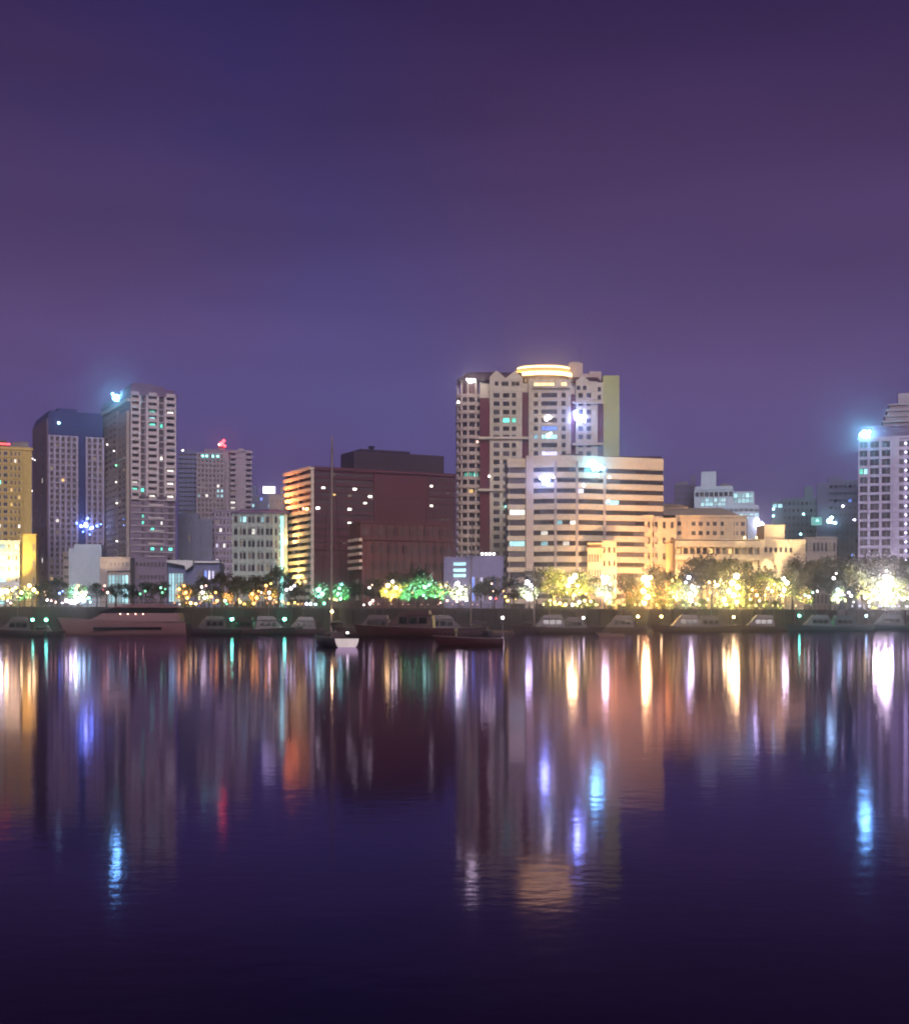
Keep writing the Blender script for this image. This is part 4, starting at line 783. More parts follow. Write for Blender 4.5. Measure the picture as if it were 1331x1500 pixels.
for a in [
 (8,3,[(2,868,.8,'W',60),(10,866,.9,'LY',60),(18,864,.6,'LY',40),(6,876,.4,'Y',30)],'white yellow lamp cluster at the frame edge below the banded block'),
 (28,4,[(24,861,.5,'Y',50),(32,868,.5,'LY',60),(26,874,.35,'Y',40)],'yellow triple lamp below the gold annexe'),
 (47,4,[(44,858,.6,'LY',60),(50,864,.6,'LY',60),(54,868,.45,'Y',40)],'pale yellow triple lamp past the gold annexe'),
 (16,1,[(12,880,.35,'W',30),(16,884,.4,'P',25)],'short pinkish lamp low on the parapet below the yellow lamps'),
 (67,4,[(66,867,.25,'P',8),(67,872,.25,'P',8),(69,879,.45,'W',25)],'dim pink lamp between the yellow lamps and the blue lamp'),
 (78,3,[(76,880,.35,'P',25),(82,882,.4,'P',25)],'small pinkish pair beside the white cyan burst'),
 (88,5,[(88,869,.4,'B',45),(92,866,.3,'B',30)],'single deep blue lamp below the navy tower'),
 (105,2,[(98,880,.7,'W',50),(104,882,.8,'V',60),(110,884,.8,'W',60),(92,883,.4,'V',30)],'white burst of globes above the motor yacht bow'),
 (120,3,[(116,878,1.0,'C',50),(123,880,.8,'C',45),(130,876,.5,'T',30),(133,882,.4,'C',30),(112,868,.7,'D',40),(110,873,.6,'D',40)],'cyan burst of globes beside the white burst'),
 (118,7,[(115,858,.6,'O',14),(112,862,.5,'LY',25),(120,866,.5,'G',12),(124,870,.5,'G',10)],'orange and green lamp above the cyan burst'),
 (156,5,[(154,858,.45,'P',14),(158,868,.55,'P',22),(151,864,.3,'RD',6)],'pink twin lamp before the lit podium'),
 (208,5,[(206,870,.5,'G',8),(213,866,.5,'G',5)],'green lamp before the mauve block'),
 (238,5,[(236,861,.5,'D',9),(238,868,.5,'G',8),(242,863,.4,'G',7)],'green lamp pair beside the orange lamps'),
 (266,4,[(263,863,.6,'O',30),(270,858,.5,'O',24),(272,868,.6,'O',30),(275,876,.5,'Y',28),(262,874,.35,'O',20)],'orange cluster below the white awning hall'),
 (298,4,[(296,860,.5,'W',22),(302,858,.4,'P',20),(297,868,.6,'W',35),(300,876,.6,'W',35)],'white twin lamp among the orange lamps'),
 (284,2,[(280,884,.6,'LY',40),(287,886,.5,'LY',40),(263,888,.3,'W',14)],'low warm lamps under the orange cluster'),
 (314,4,[(310,874,.6,'O',28),(316,868,.5,'O',24),(318,880,.6,'O',28)],'orange double lamp in front of the lilac infill block'),
 (331,3,[(330,880,.6,'D',20),(332,886,.5,'G',14)],'pale green lamp at the foot of the lilac infill block'),
 (356,3,[(352,882,.6,'Y',35),(358,885,.5,'Y',35),(350,878,.4,'O',20)],'warm lamp cluster at the ribbed block side of the mint block'),
 (373,4,[(370,870,.6,'O',30),(376,876,.7,'O',30),(372,884,.6,'Y',35),(379,866,.4,'O',24)],'tall orange lamp cluster centred under the mint block'),
 (392,4,[(390,858,.6,'O',32),(397,855,.4,'Y',30),(394,868,.6,'W',45),(395,876,.6,'P',45),(383,868,.35,'W',20)],'white orange lamp column by the neon strip'),
 (412,3,[(405,882,.4,'O',22),(414,881,.5,'O',24),(422,884,.5,'Y',24),(432,883,.5,'Y',24),(437,885,.4,'O',22)],'low row of orange globes under the maroon block end'),
 (424,6,[(420,864,.6,'V',40),(426,862,.6,'W',40),(431,858,.5,'V',30)],'white violet lamp trio under the orange floodlit end'),
 (447,6,[(447,852,.75,'LY',6)],'single round yellow globe lamp beside the orange floodlit end'),
 (465,3,[(467,864,.9,'D',45),(472,870,.8,'D',40),(466,874,.6,'T',30),(455,886,.6,'C',45),(449,888,.6,'V',45),(462,888,.5,'C',40),(475,884,.6,'T',30)],'green and cyan lamp burst by the tall mast'),
 (497,4,[(497,862,.5,'D',30),(500,856,.5,'T',24),(495,870,.5,'D',35),(499,877,.5,'C',40),(493,879,.4,'LY',24)],'pale green lamp column past the tall mast'),
 (487,4,[(490,878,.45,'Y',30),(483,877,.3,'P',14)],'small amber lamp just past the tall mast'),
 (543,4,[(541,861,.5,'W',22),(545,857,.35,'P',18),(546,880,.6,'P',28),(542,884,.6,'W',35),(533,889,.4,'W',22)],'pink white lamp below the rust wing corner'),
 (571,4,[(568,858,.9,'LY',50),(575,852,.6,'W',45),(580,861,.7,'W',45),(565,866,.6,'Y',40),(587,864,.4,'LY',30)],'big pale yellow lamp cluster before the rust wing'),
 (603,5,[(600,862,.4,'G',8),(604,868,.3,'LY',16)],'faint green lamp before the middle of the rust wing'),
 (625,4,[(622,860,.7,'D',30),(628,857,.5,'D',24),(620,872,.5,'D',24),(624,876,.4,'G',14)],'pale green lamp near the end of the rust wing'),
 (650,4,[(646,860,.5,'LY',26),(653,858,.5,'LY',28),(649,868,.4,'Y',20),(655,880,.5,'P',30),(645,883,.4,'P',20)],'pale yellow lamp by the lavender pavilion'),
 (672,3,[(670,855,.9,'W',60),(675,862,.8,'W',55),(671,868,.8,'W',55),(682,864,.5,'LY',40),(683,879,.6,'W',40),(669,881,.5,'P',30)],'big white lamp cluster before the lavender pavilion'),
 (721,5,[(720,855,.4,'P',20),(722,866,.3,'P',18),(718,876,.6,'P',20),(726,877,.5,'RD',9)],'thin pink lamp before the lavender pavilion wall'),
 (738,4,[(737,866,.35,'O',20),(740,874,.5,'Y',24),(743,880,.6,'Y',26),(755,878,.3,'Y',14)],'small orange lamp between pavilion and curved block'),
 (774,4,[(772,853,.9,'V',60),(777,858,.7,'V',55),(781,863,.4,'V',35),(773,868,.4,'B',25),(773,878,.5,'V',40)],'blue white lamp below the pillar of the curved block'),
 (838,4,[(836,850,1.3,'LY',70),(842,844,1.0,'LY',70),(832,858,.9,'LY',60),(846,858,.8,'Y',50),(830,868,.5,'Y',40)],'big yellow lamp burst under the curved block'),
 (808,2,[(805,880,.6,'Y',40),(812,882,.6,'Y',40),(820,884,.7,'LY',45),(828,886,.7,'LY',45)],'low yellow globes between the blue white lamp and the yellow burst'),
 (850,2,[(838,886,.7,'W',45),(848,882,.7,'W',45),(856,880,.6,'LY',45),(865,881,.5,'LY',40),(858,870,.4,'LY',30)],'low white globes between the yellow burst and the round white lamp'),
 (885,4,[(885,851,1.2,'W',60),(889,847,.9,'W',60),(882,845,.7,'W',50),(893,856,.6,'P',30)],'round white lamp beneath the peach porch'),
 (946,4,[(944,848,1.5,'LY',90),(948,856,1.3,'O',90),(942,866,1.2,'O',80),(948,874,1.0,'LY',80),(952,846,.9,'LY',60),(944,884,.9,'LY',70)],'huge orange white lamp blaze in front of the peach hall'),
 (986,4,[(984,850,.5,'Y',30),(990,846,.4,'O',22),(980,862,.4,'Y',26),(986,874,.5,'LY',30)],'slim amber lamp beside the orange white blaze'),
 (1010,4,[(1008,846,.8,'V',55),(1004,853,.6,'V',50),(1014,860,.9,'W',60),(1010,870,.8,'W',60),(1012,880,.8,'W',55)],'violet white lamp column under the rain trees'),
 (1042,4,[(1038,853,.6,'LY',40),(1046,852,.4,'LY',35),(1040,868,.5,'Y',34),(1036,878,.5,'LY',36)],'pale yellow lamp between the violet column and the yellow blaze'),
 (1076,4,[(1078,844,1.3,'LY',90),(1072,854,1.2,'LY',80),(1080,860,1.1,'LY',80),(1066,866,1.0,'LY',70),(1074,872,1.1,'LY',70),(1060,878,.9,'LY',70),(1078,882,.8,'LY',60)],'huge pale yellow lamp blaze under the rain trees'),
 (1104,4,[(1101,864,.6,'Y',40),(1108,872,.7,'LY',45),(1112,880,.5,'LY',45),(1098,878,.5,'LY',40)],'amber lamp cluster below the blank cream wall'),
 (1128,4,[(1124,862,.7,'LY',45),(1130,866,.7,'LY',45),(1134,856,.5,'LY',36),(1120,872,.5,'Y',36)],'warm lamp cluster by the golden palms'),
 (1150,4,[(1147,848,.8,'W',55),(1152,854,.9,'W',60),(1148,864,.8,'W',55),(1143,872,.5,'W',40)],'white lamp column past the golden palms'),
 (1185,4,[(1178,872,.6,'D',30),(1184,874,.7,'W',40),(1190,868,.5,'D',30),(1196,866,.5,'W',35),(1172,876,.4,'LY',24)],'pale green white lamp before the tan annexe'),
 (1221,5,[(1220,847,.8,'W',45),(1224,840,.45,'W',30)],'white twin globe lamp under the violet block'),
 (1229,4,[(1226,864,.8,'C',45),(1230,870,.9,'C',45),(1222,872,.6,'C',40)],'icy blue lamp cluster under the white twin globes'),
 (1244,4,[(1242,868,.6,'V',45),(1246,873,.6,'W',45),(1250,882,.4,'W',30)],'white lamp between the icy cluster and the white blaze'),
 (1294,4,[(1296,846,1.5,'W',90),(1288,856,1.3,'W',90),(1302,858,1.3,'W',90),(1294,868,1.3,'W',80),(1280,866,1.0,'W',70),(1306,872,1.0,'V',70),(1284,878,.9,'W',70),(1298,836,.5,'W',50)],'huge white lamp blaze below the lavender tower'),
 (1318,4,[(1314,872,.7,'V',50),(1322,878,.7,'V',50),(1330,876,.6,'V',45)],'violet white lamps at the frame edge past the white blaze'),
 (1270,3,[(1266,876,.6,'LY',45),(1272,882,.6,'W',45)],'cream lamp beside the white blaze')]:
    lamp_post(*a, gl)
# low bollard lamps on the coping
bl = MB(); bl.lathe([(.11,0),(.11,.75),(.06,.8)], n=8); blm = bl.mesh('post', M['pole'])
_bg = {}
def bollards(p0, p1, n, c, st, r, label, group):
    st *= .14; r *= .8; k = (c, st, r)
    if k not in _bg: m = MB(); m.ball((0,0,0), r, n=8, k=6); _bg[k] = m.mesh('globe', bulb(c, st))
    for i in range(n):
        px = p0+(p1-p0)*i/(n-1)+random.uniform(-6,6); X, Y = shore_at(px, 1.2)
        t = thing('bollard_lamp', label, 'bollard lamp', (X, Y, ZG), 0, group); link('post', blm, t); link('globe', _bg[k], t, (0,0,.8+r*.9))
bollards(255, 440, 15, 'O', 16, .3, 'low orange globe in the row on the wall coping under the mint block', 'orange bollard lamps by the mint block')
bollards(545, 700, 12, 'P', 9, .26, 'low pinkish globe in the row on the wall coping before the rust wing', 'pink bollard lamps before the rust wing')
bollards(795, 870, 12, 'LY', 28, .38, 'low yellow globe in the dense row on the coping under the yellow burst', 'yellow bollard lamps under the curved block')
bollards(880, 1160, 30, 'LY', 24, .36, 'low warm white globe in the long row on the coping before the cream buildings', 'warm bollard lamps before the cream buildings')
bollards(1248, 1336, 14, 'V', 22, .34, 'low violet white globe in the row on the coping below the lavender tower', 'violet bollard lamps below the lavender tower')
# dock lamps on the pontoon
for px, py, c, st, label in [(48,908,'DG',30,'green dome lamp on the pontoon by the small motorboat'),(68,908,'DG',34,'pale green dock lamp at the motorboat end of the pontoon'),
    (340,907,'DG',60,'pale green dock lamp below the ribbed block'),(417,907,'DG',70,'pale green dock lamp near the orange floodlit end'),(736,905,'W',24,'white dock lamp beside the dark red hull'),(854,905,'W',14,'small white dock lamp near the yellow burst'),
    (934,903,'LY',30,'warm dock lamp under the orange white blaze'),(968,903,'LY',30,'warm dock lamp just past the orange white blaze'),(1074,904,'LY',26,'warm dock lamp under the pale yellow blaze'),(1170,902,'DG',60,'pale green dock lamp by the teal cruiser'),(1268,902,'C',24,'icy dock lamp beside the teal launch'),(1040,905,'DG',50,'small green dock lamp between the warm ones'),(622,904,'P',18,'pinkish dock lamp behind the flybridge boat'),(632,904,'P',18,'second pinkish lamp just past the flybridge boat')]:
    X, Y = shore_at(px, -8.8); t = thing('dock_lamp', label, 'dock lamp', (X, Y, .62), 0, 'lamps on the pontoon'); h = wz(py,Y)-.62
    mb = MB(); mb.lathe([(.16,0),(.16,.2),(.07,.35),(.07,h-.3),(.2,h-.28),(.2,h-.2)], n=8); mb.lathe([(.38,h+.28),(.05,h+.55)], n=8); mb.build('post', M['pole'], t); m = MB(); m.ball((0,0,h), .34, n=10, k=6); m.build('globe', bulb(c, st), t)

# ------------------------------------------------------------------ boats
def hull(L_, B, H, keel=.5, n=14, transom=.82, rake=.9, matd=None):
    mb = MB(); sec = []
    for i in range(n+1):
        t = i/n; w = B/2*(transom+(1-transom)*min(1,t/.35))*(1-max(0,(t-.4)/.6)**2.3); w = max(w,.02); z = H*(.85+.35*t*t); x = L_*t + rake*max(0,t-.6)*0
        zk = -keel*(1-t**6)
        sec.append([(x,0,zk),(x,w*.55,zk*.75),(x+rake*.25*t**3,w*.86,z*.22),(x+rake*.6*t**3,w*.97,z*.65),(x+rake*t**3,w,z)])
    for s_ in (1,-1):
        n0 = [[(p[0],p[1]*s_,p[2]) for p in q] for q in sec]; vs = [p for q in n0 for p in q]; fs = []
        for i in range(n):
            for k in range(4): f = (i*5+k,(i+1)*5+k,(i+1)*5+k+1,i*5+k+1); fs.append(f if s_<0 else f[::-1])
        mb.add(vs, fs, 0, True)
    tr = sec[0]; vs = [(p[0]-.001,p[1],p[2]) for p in tr]+[(p[0]-.001,-p[1],p[2]) for p in tr[::-1]]; mb.add(vs, [tuple(range(10))], 1)
    dk = MB()
    for i in range(n):
        a, c = sec[i][-1], sec[i+1][-1]; dk.add([(a[0],-a[1]*.96,a[2]-.12),(c[0],-c[1]*.96,c[2]-.12),(c[0],c[1]*.96,c[2]-.12),(a[0],a[1]*.96,a[2]-.12)], [(0,1,2,3)])
    rl = MB(); 
    for s_ in (1,-1): rl.tube([(q[-1][0],q[-1][1]*s_,q[-1][2]+.02) for q in sec], .06, 5)
    return mb, dk, rl
def loft(mb, x0, x1, w, z0, z1, f=.6, a=.3, tw=.8, m=0):
    """raked cabin block: f rake at the bow end, a at the stern end"""
    b = [(x0,-w/2),(x1,-w/2*.85),(x1,w/2*.85),(x0,w/2)]; t = [(x0+a,-w/2*tw),(x1-f,-w/2*.85*tw),(x1-f,w/2*.85*tw),(x0+a,w/2*tw)]; mb.prism(b, z0, z1, m, t)
def motorboat(px, Y, L_, head, hm, label, cabin=1, fly=False, cm=None, mast=0, B=None):
    X = wx(px, Y); c, s_ = math.cos(R(head)), math.sin(R(head)); t = thing('motorboat', label, 'boat', (X-c*L_/2, Y-s_*L_/2, 0), R(head), 'boats moored along the pontoon')
    B = B or L_*.3; H = .09*L_+.35; h, d, r = hull(L_, B, H); h.build('hull', [M[hm], M[hm]], t); d.build('deck', M['deck'], t); r.build('gunwale', M['boat_rail'], t)
    cm = M[cm or hm]; zc = H*.9
    if cabin:
        k = MB(); hc = .1*L_+.5; loft(k, L_*.22, L_*.72, B*.74, zc, zc+hc, f=L_*.14, a=.3); loft(k, L_*.16, L_*.62, B*.72, zc+hc+.01, zc+hc+.14, f=.3, a=0, tw=1); cab = k.build('cabin', cm, t)
        for sd in (-1,1):
            for i in range(3):
                g = MB(); x = L_*(.28+.1*i); y0, y1 = B*.37*.97*sd, B*.37*.86*sd
                g.add([(x,y0,zc+hc*.35),(x+L_*.085,y0*.985,zc+hc*.35),(x+L_*.08,y1,zc+hc*.85),(x,y1*1.01,zc+hc*.85)], [(0,1,2,3)])
                g.build('cabin_window', M['boat_glass'], cab)
        if fly:
            k = MB(); z2 = zc+hc+.15; loft(k, L_*.26, L_*.58, B*.6, z2, z2+.8, f=.7, a=.1); k.build('flybridge', cm, t)
            k = MB(); 
            for sx in (.3,.5): 
                for sd in (-1,1): k.tube([(L_*sx,B*.25*sd,z2+.6),(L_*sx-.2,B*.25*sd,z2+2.0)], .04, 5)
            k.box(L_*.24, L_*.55, -B*.3, B*.3, z2+2.0, z2+2.1); k.build('bimini', M['canvas'], t)
    k = MB()
    for i in range(7): x = L_*(.55+.065*i); y = B/2*.93*(1-max(0,(x/L_-.4)/.6)**2.3); [k.tube([(x,y*sd,H*1.0),(x,y*sd,H*1.0+.75)], .025, 4) for sd in (-1,1)]
    for sd in (-1,1): k.tube([(L_*(.55+.065*i), B/2*.93*(1-max(0,(.55+.065*i-.4)/.6)**2.3)*sd, H+.75) for i in range(7)], .03, 4)
    k.build('rail', M['boat_rail'], t)
    if mast: k = MB(); k.tube([(L_*.45,0,H),(L_*.45,0,H+mast)], [.09,.05], 6); k.build('mast', M['spar'], t)
    return t
def sailboat(px, Y, L_, head, hm, tm, label, mh, mx=.58, group='boats moored along the pontoon', B=None):
    X = wx(px, Y); c, s_ = math.cos(R(head)), math.sin(R(head)); t = thing('sailboat', label, 'sailboat', (X, Y, 0), R(head), group); B = B or L_*.29; H = .075*L_+.35
    h, d, r = hull(L_, B, H, transom=.88, rake=1.2); h.build('hull', [M[hm], M[tm]], t); d.build('deck', M['deck'], t); r.build('gunwale', M['frame_dark'], t)
    k = MB(); loft(k, L_*.3, L_*.68, B*.55, H*.88, H*.88+.75, f=1.0, a=.2); cb = k.build('cabin', M['hull_mauve'], t)
    g = MB(); [g.box(L_*(.36+.08*i), L_*(.36+.08*i)+.5, sd*B*.255-.02, sd*B*.255+.02, H*.88+.25, H*.88+.5) for i in range(3) for sd in (-1,1)]; g.build('porthole', M['boat_glass'], cb)
    k = MB(); x = L_*mx; k.tube([(x,0,H*.8),(x-.1,0,mh*.5),(x-.35,0,mh)], [.17,.15,.11], 8); [k.box(x-.2, x-.1, -w, w, z-.03, z+.03) for z, w in ((mh*.45,.75),(mh*.72,.55))]; k.build('mast', M['spar'], t)
    k = MB(); k.tube([(x-.1,0,H+1.5),(L_*.1,0,H+1.6)], .08, 6); bo = k.build('boom', M['spar'], t); k = MB(); k.tube([(x-.3,0,H+1.72),(L_*.35,0,H+1.85),(L_*.12,0,H+1.75)], [.22,.26,.12], 8); k.build('furled_sail', M['canvas'], bo)
    k = MB(); k.tube([(x-.35,0,mh),(L_+.6,0,H*1.2)], .018, 4); k.tube([(x-.35,0,mh),(.1,0,H)], .015, 4); [k.tube([(x-.15,sd*.55,mh*.72),(x-.3,sd*B*.46,H)], .015, 4) for sd in (-1,1)]; k.build('rigging', M['metal_dark'], t)
    return t
# motor yacht
Y = 291; L_ = 26.0; B = 6.2; t = thing('motor_yacht', 'large pale pink motor yacht with a dark wrapped window band', 'yacht', (wx(276,Y), Y, 0), R(180), 'boats moored along the pontoon')
h, d, r = hull(L_, B, 3.2, keel=.9, n=18, transom=.95, rake=2.0); h.build('hull', [M['hull_pink'], M['hull_pink']], t); d.build('deck', M['deck'], t); r.build('gunwale', M['boat_rail'], t)
k = MB(); k.box(5, 19.5, -B/2-.06, -B/2+.1, 1.35, 1.8); k.box(5, 19.5, B/2-.1, B/2+.06, 1.35, 1.8); k.build('hull_window', M['boat_glass'], t)
k = MB(); loft(k, 1.2, 21, B*.86, 2.95, 4.75, f=3.4, a=.4, tw=.92); k.build('saloon', M['hull_pink'], t)
k = MB(); loft(k, 2.4, 19.0, B*.80, 4.75, 5.95, f=3.8, a=-.4, tw=.86); k.build('window_band', M['boat_glass'], t)
k = MB(); pts = [(1.4+i*1.4, 5.95+.75*math.sin(math.pi*(i/11)**.8)) for i in range(12)]
k.fprism(face(0,-B*.40,0), pts+[(16.0,5.9),(1.2,5.9)], -B*.80, 0); rf = k.build('roof', M['hull_pink'], t)
k = MB(); [k.tube([(8.2,sd*1.4,6.6),(7.2,sd*1.3,7.7)], .1, 5) for sd in (-1,1)]; k.box(7.0,7.5,-1.4,1.4,7.65,7.8); k.tube([(7.2,0,7.8),(7.0,0,9.2)], [.05,.03], 5); k.build('radar_arch', M['hull_pink'], rf)
k = MB(); [k.tube([(x,sd*B*.42,3.2),(x,sd*B*.42,4.1)], .03, 4) for x in range(19,26) for sd in (-.55,.55)]; [k.tube([(1.5,sd*B*.47,3.1),(1.5,sd*B*.47,4.2)], .04, 4) for sd in (-1,1)]; k.box(.1,4.5,-B*.45,-B*.45+.06,3.9,4.0); k.build('rail', M['boat_rail'], t)
for i in range(4): k = MB(); k.ball((9+i*1.6, B*.45, 4.55), .12, n=6, k=4); k.build('deck_light', bulb('P', 12), t)
sb = sailboat(508, 174, 12.5, 112, 'hull_navy', 'hull_white', 'dark hulled sailing yacht with a bright white stern and a very tall mast', 27.6, mx=.54, group='sailing boats', B=3.6)
k = MB(); k.ball((12.5*.54-.3,0,4.6), .14, n=8, k=6); k.build('mast_lamp', bulb('LY', 150), sb)
k = MB(); k.box(-.35,-.2,-.12,.12,1.75,1.95); k.build('added_stern_lamp', bulb('W', 10), sb)  # added lamp to brighten the white stern
sailboat(718, 300, 9, 150, 'hull_dark', 'hull_dark', 'dark sailing boat with a slim mast rising before the cream tower', 25, mx=.55, group='sailing boats')
sailboat(760, 318, 9, 35, 'hull_mauve', 'hull_mauve', 'dull mauve sailing boat with a short mast below the curved block', 16, mx=.5, group='sailing boats')
for a in [
 (22,272,12,185,'hull_dark','dark motorboat cut by the frame edge beside the yacht',1,True,None,8), (66,280,7,10,'hull_dark','small dark motorboat under the green dock lamp',1,False),
 (306,296,13,200,'hull_dark','low black motorboat moored behind the yacht stern',1,True,None,9), (352,300,12,170,'hull_dark','black motorboat below the mint block',1,True,None,0), (398,298,13,10,'hull_dark','dark motorboat below the green neon strip',1,True,None,8),
 (440,300,12,190,'hull_mauve','grey mauve motorboat under the orange floodlit end',1,True,None,10), (545,285,14,175,'hull_mauve','mauve motorboat just past the white stern',1,True,None,9),
 (596,262,19,172,'hull_red','maroon flybridge motorboat with a dark canopy before the rust wing',1,True), (655,282,14,8,'hull_mauve','mauve cabin boat beside the dark red hull',1,True,None,8),
 (690,182,8.6,178,'hull_red','dark red open barge sitting low in the nearest water',0,False), (800,322,15,184,'hull_mauve','mauve motorboat below the pillar of the curved block',1,True,None,10), (845,326,12,6,'hull_mauve','mauve motorboat under the yellow burst',1,True,None,0),
 (896,262,4.6,186,'hull_pink','small pink dinghy alone on the water below the peach porch',0,False), (905,336,14,176,'hull_mauve','mauve motorboat behind the pink dinghy',1,True,None,9), (1000,350,15,182,'hull_mauve','low mauve motorboat under the violet column',1,True,None,0), (1045,356,14,4,'hull_mauve','mauve motorboat between the warm dock lamps',1,True,None,10), (1110,362,15,178,'hull_mauve','long mauve motorboat below the blank cream wall',1,True,None,9),
 (1192,368,15,184,'hull_teal','teal cruiser under the pale green dock lamp',1,True,None,0), (1240,378,15,6,'hull_teal','teal launch with a canopy below the icy lamps',1,True,None,8), (1296,388,16,182,'hull_teal','blue teal cruiser under the white blaze',1,True,None,9), (1345,392,12,2,'hull_teal','teal boat cut by the frame edge',1,False)]:
    motorboat(*a)

# ------------------------------------------------------------------ floodlights of the buildings
for p, q in ((418,.5),): pass
OR, YE, CR, LV, CL = (1,.42,.16), (1,.72,.18), (1,.78,.5), (.72,.68,1), (.6,.85,1)
# orange end of the maroon block: yellow lamps near the ground, orange higher up, mounted off the quay road
flood(419, 866, 436, 441, 826, 440, YE, 42000, 95); flood(403, 743, 447, 440, 708, 443, (1,.3,.08), 36000, 125); flood(414, 800, 440.5, 441, 765, 441, (1,.45,.12), 20000, 100)
flood(500, 830, 385, 521, 805, 410, OR, 5000, 45)
flood(10, 850, 365, 22, 720, 400, YE, 42000, 75); flood(40, 855, 360, 40, 815, 376, YE, 3500, 50); flood(5, 860, 352, 10, 825, 372, CL, 1500, 60)
flood(905, 860, 430, 925, 790, 470, (1,.58,.25), 120000, 80); flood(985, 860, 425, 1000, 790, 470, (1,.6,.28), 40000, 80); flood(1050, 850, 440, 1050, 765, 480, CR, 14000, 70)
flood(1050, 860, 415, 1060, 810, 440, (1,.8,.4), 130000, 90); flood(1140, 860, 420, 1145, 810, 440, (1,.84,.5), 140000, 80); flood(870, 860, 430, 875, 810, 455, (1,.55,.22), 14000, 70)
flood(940, 866, 446, 944, 846, 470, (1,.42,.1), 36000, 150); flood(1275, 860, 470, 1285, 760, 520, LV, 50000, 90); flood(690, 855, 470, 690, 700, 526, (1,.72,.55), 16000, 50); flood(800, 855, 425, 815, 760, 460, (1,.8,.58), 19000, 85); flood(765, 850, 430, 757, 770, 462, CR, 9000, 60)
flood(380, 856, 410, 380, 800, 440, CL, 7000, 80)
flood(890, 660, 500, 896, 600, 523, (.75,1,.45), 5000, 50); flood(1060, 760, 590, 1060, 725, 620, CL, 9000, 70); flood(160, 850, 400, 168, 700, 455, CR, 18000, 45)

# HAZE
mb = MB(); mb.box(-1300, 1300, -260, 1500, -3, 122); m_, nt_, N_, L_2 = new_mat('humid_air'); o_ = N_('ShaderNodeOutputMaterial'); v_ = N_('ShaderNodeVolumePrincipled')
v_.inputs['Color'].default_value = (.82,.8,1,1); v_.inputs['Density'].default_value = .00016; v_.inputs['Anisotropy'].default_value = .4
v2_ = N_('ShaderNodeVolumePrincipled'); v2_.inputs['Color'].default_value = (.95,.93,1,1); v2_.inputs['Density'].default_value = .00072; v2_.inputs['Anisotropy'].default_value = .972   # droplets scatter mostly forward: aureoles round the lamps
a_ = N_('ShaderNodeAddShader'); L_2(v_.outputs[0], a_.inputs[0]); L_2(v2_.outputs[0], a_.inputs[1]); L_2(a_.outputs[0], o_.inputs['Volume'])
tag(mb.build('haze', m_), 'thin humid night air over the bay', 'haze', kind='stuff')
# ------------------------------------------------------------------ sky, glow, camera
w = bpy.data.worlds.new('World'); scn.world = w; w.use_nodes = True; nt = w.node_tree; nt.nodes.clear(); N, L = nt.nodes.new, nt.links.new
out = N('ShaderNodeOutputWorld'); sky = N('ShaderNodeTexSky'); sky.sky_type = 'NISHITA'; sky.sun_disc = False; sky.sun_elevation = R(-4); sky.sun_rotation = R(200)
bg1 = N('ShaderNodeBackground'); bg1.inputs['Strength'].default_value = .05; L(sky.outputs[0], bg1.inputs['Color'])
tc = N('ShaderNodeTexCoord'); sp = N('ShaderNodeSeparateXYZ'); L(tc.outputs['Generated'], sp.inputs[0])
def s2l(r, g, b): return tuple(((c/255+.055)/1.055)**2.4 if c > 10 else c/255/12.92 for c in (r,g,b)) + (1,)
def ramp(stops):
    r = N('ShaderNodeValToRGB'); r.color_ramp.interpolation = 'B_SPLINE'; e = r.color_ramp.elements
    for i,(p,c) in enumerate(stops):
        x = e[i] if i < 2 else e.new(p); x.position = p; x.color = c
    return r
mz = N('ShaderNodeMapRange'); mz.inputs['From Min'].default_value = -.02; mz.inputs['From Max'].default_value = .55; L(sp.outputs['Z'], mz.inputs['Value'])
rp = lambda *st: ramp([(0,s2l(*st[0])),(1,s2l(*st[-1]))] + [((z+.02)/.57, s2l(*c)) for z, c in zip((.10,.17,.22,.29,.353,.41), st[1:-1])])
rA = rp((106,98,158),(104,97,160),(96,90,152),(78,71,128),(60,55,110),(51,44,100),(45,37,88),(24,18,52))
rB = rp((108,91,148),(104,87,145),(99,80,132),(89,69,117),(77,57,101),(65,46,88),(48,33,78),(22,12,44))
for r in (rA, rB): L(mz.outputs[0], r.inputs[0])
def mth(op, a, b_=None, c=None):
    n = N('ShaderNodeMath'); n.operation = op
    for i, v in enumerate((a, b_, c)):
        if v is None: continue
        if isinstance(v, (int, float)): n.inputs[i].default_value = v
        else: L(v, n.inputs[i])
    return n.outputs[0]
mp = N('ShaderNodeMapping'); mp.inputs['Scale'].default_value = (1.5,1.5,4.0); mp.inputs['Location'].default_value = (.35,.2,.0); L(tc.outputs['Generated'], mp.inputs[0])
nz = N('ShaderNodeTexNoise'); nz.inputs['Scale'].default_value = 2.2; nz.inputs['Detail'].default_value = 5; nz.inputs['Roughness'].default_value = .5; L(mp.outputs[0], nz.inputs['Vector'])
az = mth('ARCTAN2', sp.outputs['X'], sp.outputs['Y'])               # a rift of clear blue air between the mauve lit clouds
cen = mth('MULTIPLY_ADD', sp.outputs['Z'], -.46, .02)
dv = mth('DIVIDE', mth('SUBTRACT', mth('MULTIPLY_ADD', mth('SUBTRACT', nz.outputs['Fac'], .5), .30, az), cen), .12)
gs = mth('EXPONENT', mth('MULTIPLY', mth('MULTIPLY', dv, dv), -1.0))
fac = mth('MULTIPLY_ADD', mth('SUBTRACT', nz.outputs['Fac'], .5), 1.6, mth('MULTIPLY', gs, .72))
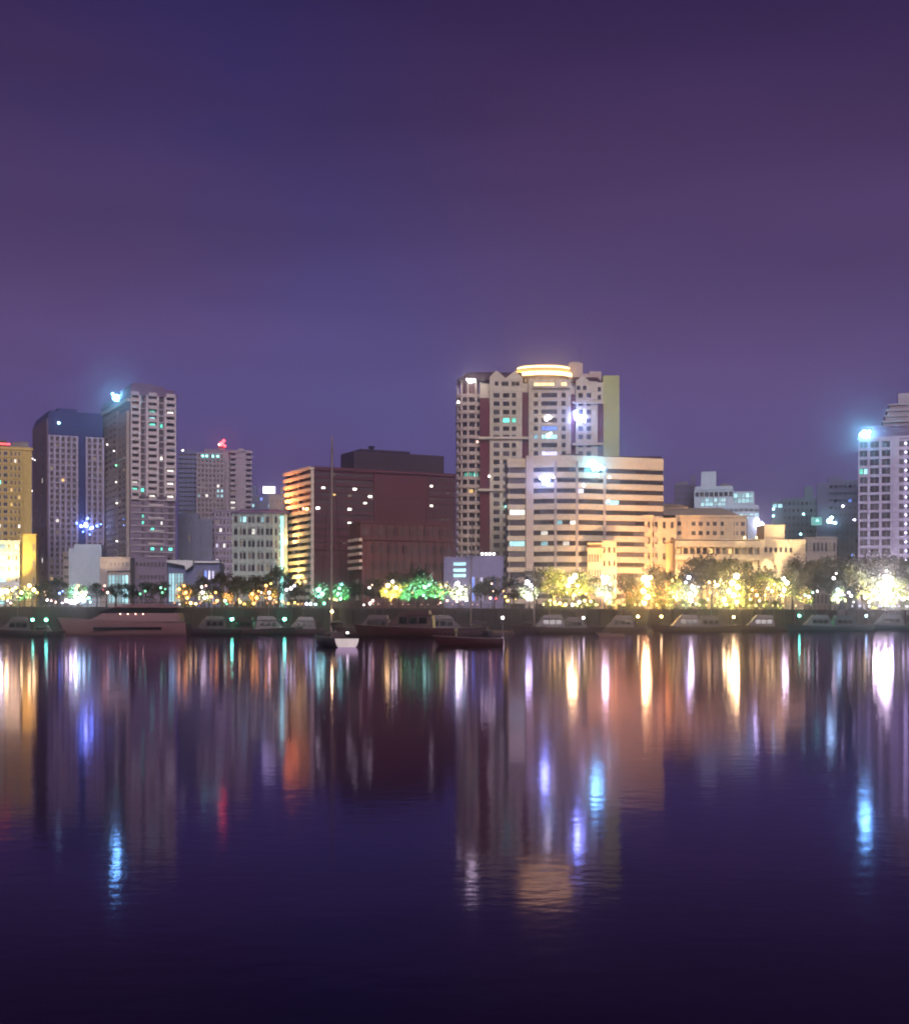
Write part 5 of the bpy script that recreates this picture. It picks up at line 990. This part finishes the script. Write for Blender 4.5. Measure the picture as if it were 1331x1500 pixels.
mx = N('ShaderNodeMix'); mx.data_type = 'RGBA'; mx.clamp_factor = True; L(fac, mx.inputs['Factor']); L(rB.outputs[0], mx.inputs['A']); L(rA.outputs[0], mx.inputs['B'])
bg2 = N('ShaderNodeBackground'); L(mx.outputs['Result'], bg2.inputs['Color']); mp2 = N('ShaderNodeMapping'); mp2.inputs['Scale'].default_value = (1,1,5.5); mp2.inputs['Location'].default_value = (.9,1.7,.4); L(tc.outputs['Generated'], mp2.inputs[0])
nz2 = N('ShaderNodeTexNoise'); nz2.inputs['Scale'].default_value = 3.0; nz2.inputs['Detail'].default_value = 6; L(mp2.outputs[0], nz2.inputs['Vector'])
L(mth('MULTIPLY_ADD', mth('SUBTRACT', nz2.outputs['Fac'], .5), .58, 1.04), bg2.inputs['Strength'])
ad = N('ShaderNodeAddShader'); L(bg1.outputs[0], ad.inputs[0]); L(bg2.outputs[0], ad.inputs[1]); L(ad.outputs[0], out.inputs[0])
sl = bpy.data.lights.new('fill_sun', 'SUN'); sl.energy = 3.3; sl.angle = R(24); sl.color = (1,.88,.92); so = bpy.data.objects.new('fill_sun', sl); COL.objects.link(so)  # added broad fill from behind the camera, brightening facades like city glow
so.rotation_euler = Vector((-.1, .9, -.5)).to_track_quat('-Z','Y').to_euler(); so.location = (200,-300,200)
cam = bpy.data.cameras.new('camera'); co = bpy.data.objects.new('camera', cam); COL.objects.link(co); co.location = (0,0,CZ); co.rotation_euler = (R(90),0,0)
cam.sensor_width = 36; cam.lens = 36*F/1500; cam.shift_y = (HY-750)/1500; cam.clip_end = 20000; cam.clip_start = .5; scn.camera = co
vs = scn.view_settings; vs.view_transform = 'Standard'; vs.look = 'None'; vs.exposure = 0; vs.gamma = 1
cy = scn.cycles; cy.filter_width = 1.9; cy.use_denoising = True; cy.max_bounces = 5; cy.diffuse_bounces = 2; cy.glossy_bounces = 3; cy.transmission_bounces = 2; cy.transparent_max_bounces = 4; cy.sample_clamp_indirect = 6; cy.use_light_tree = True
cy.caustics_reflective = False; cy.caustics_refractive = False
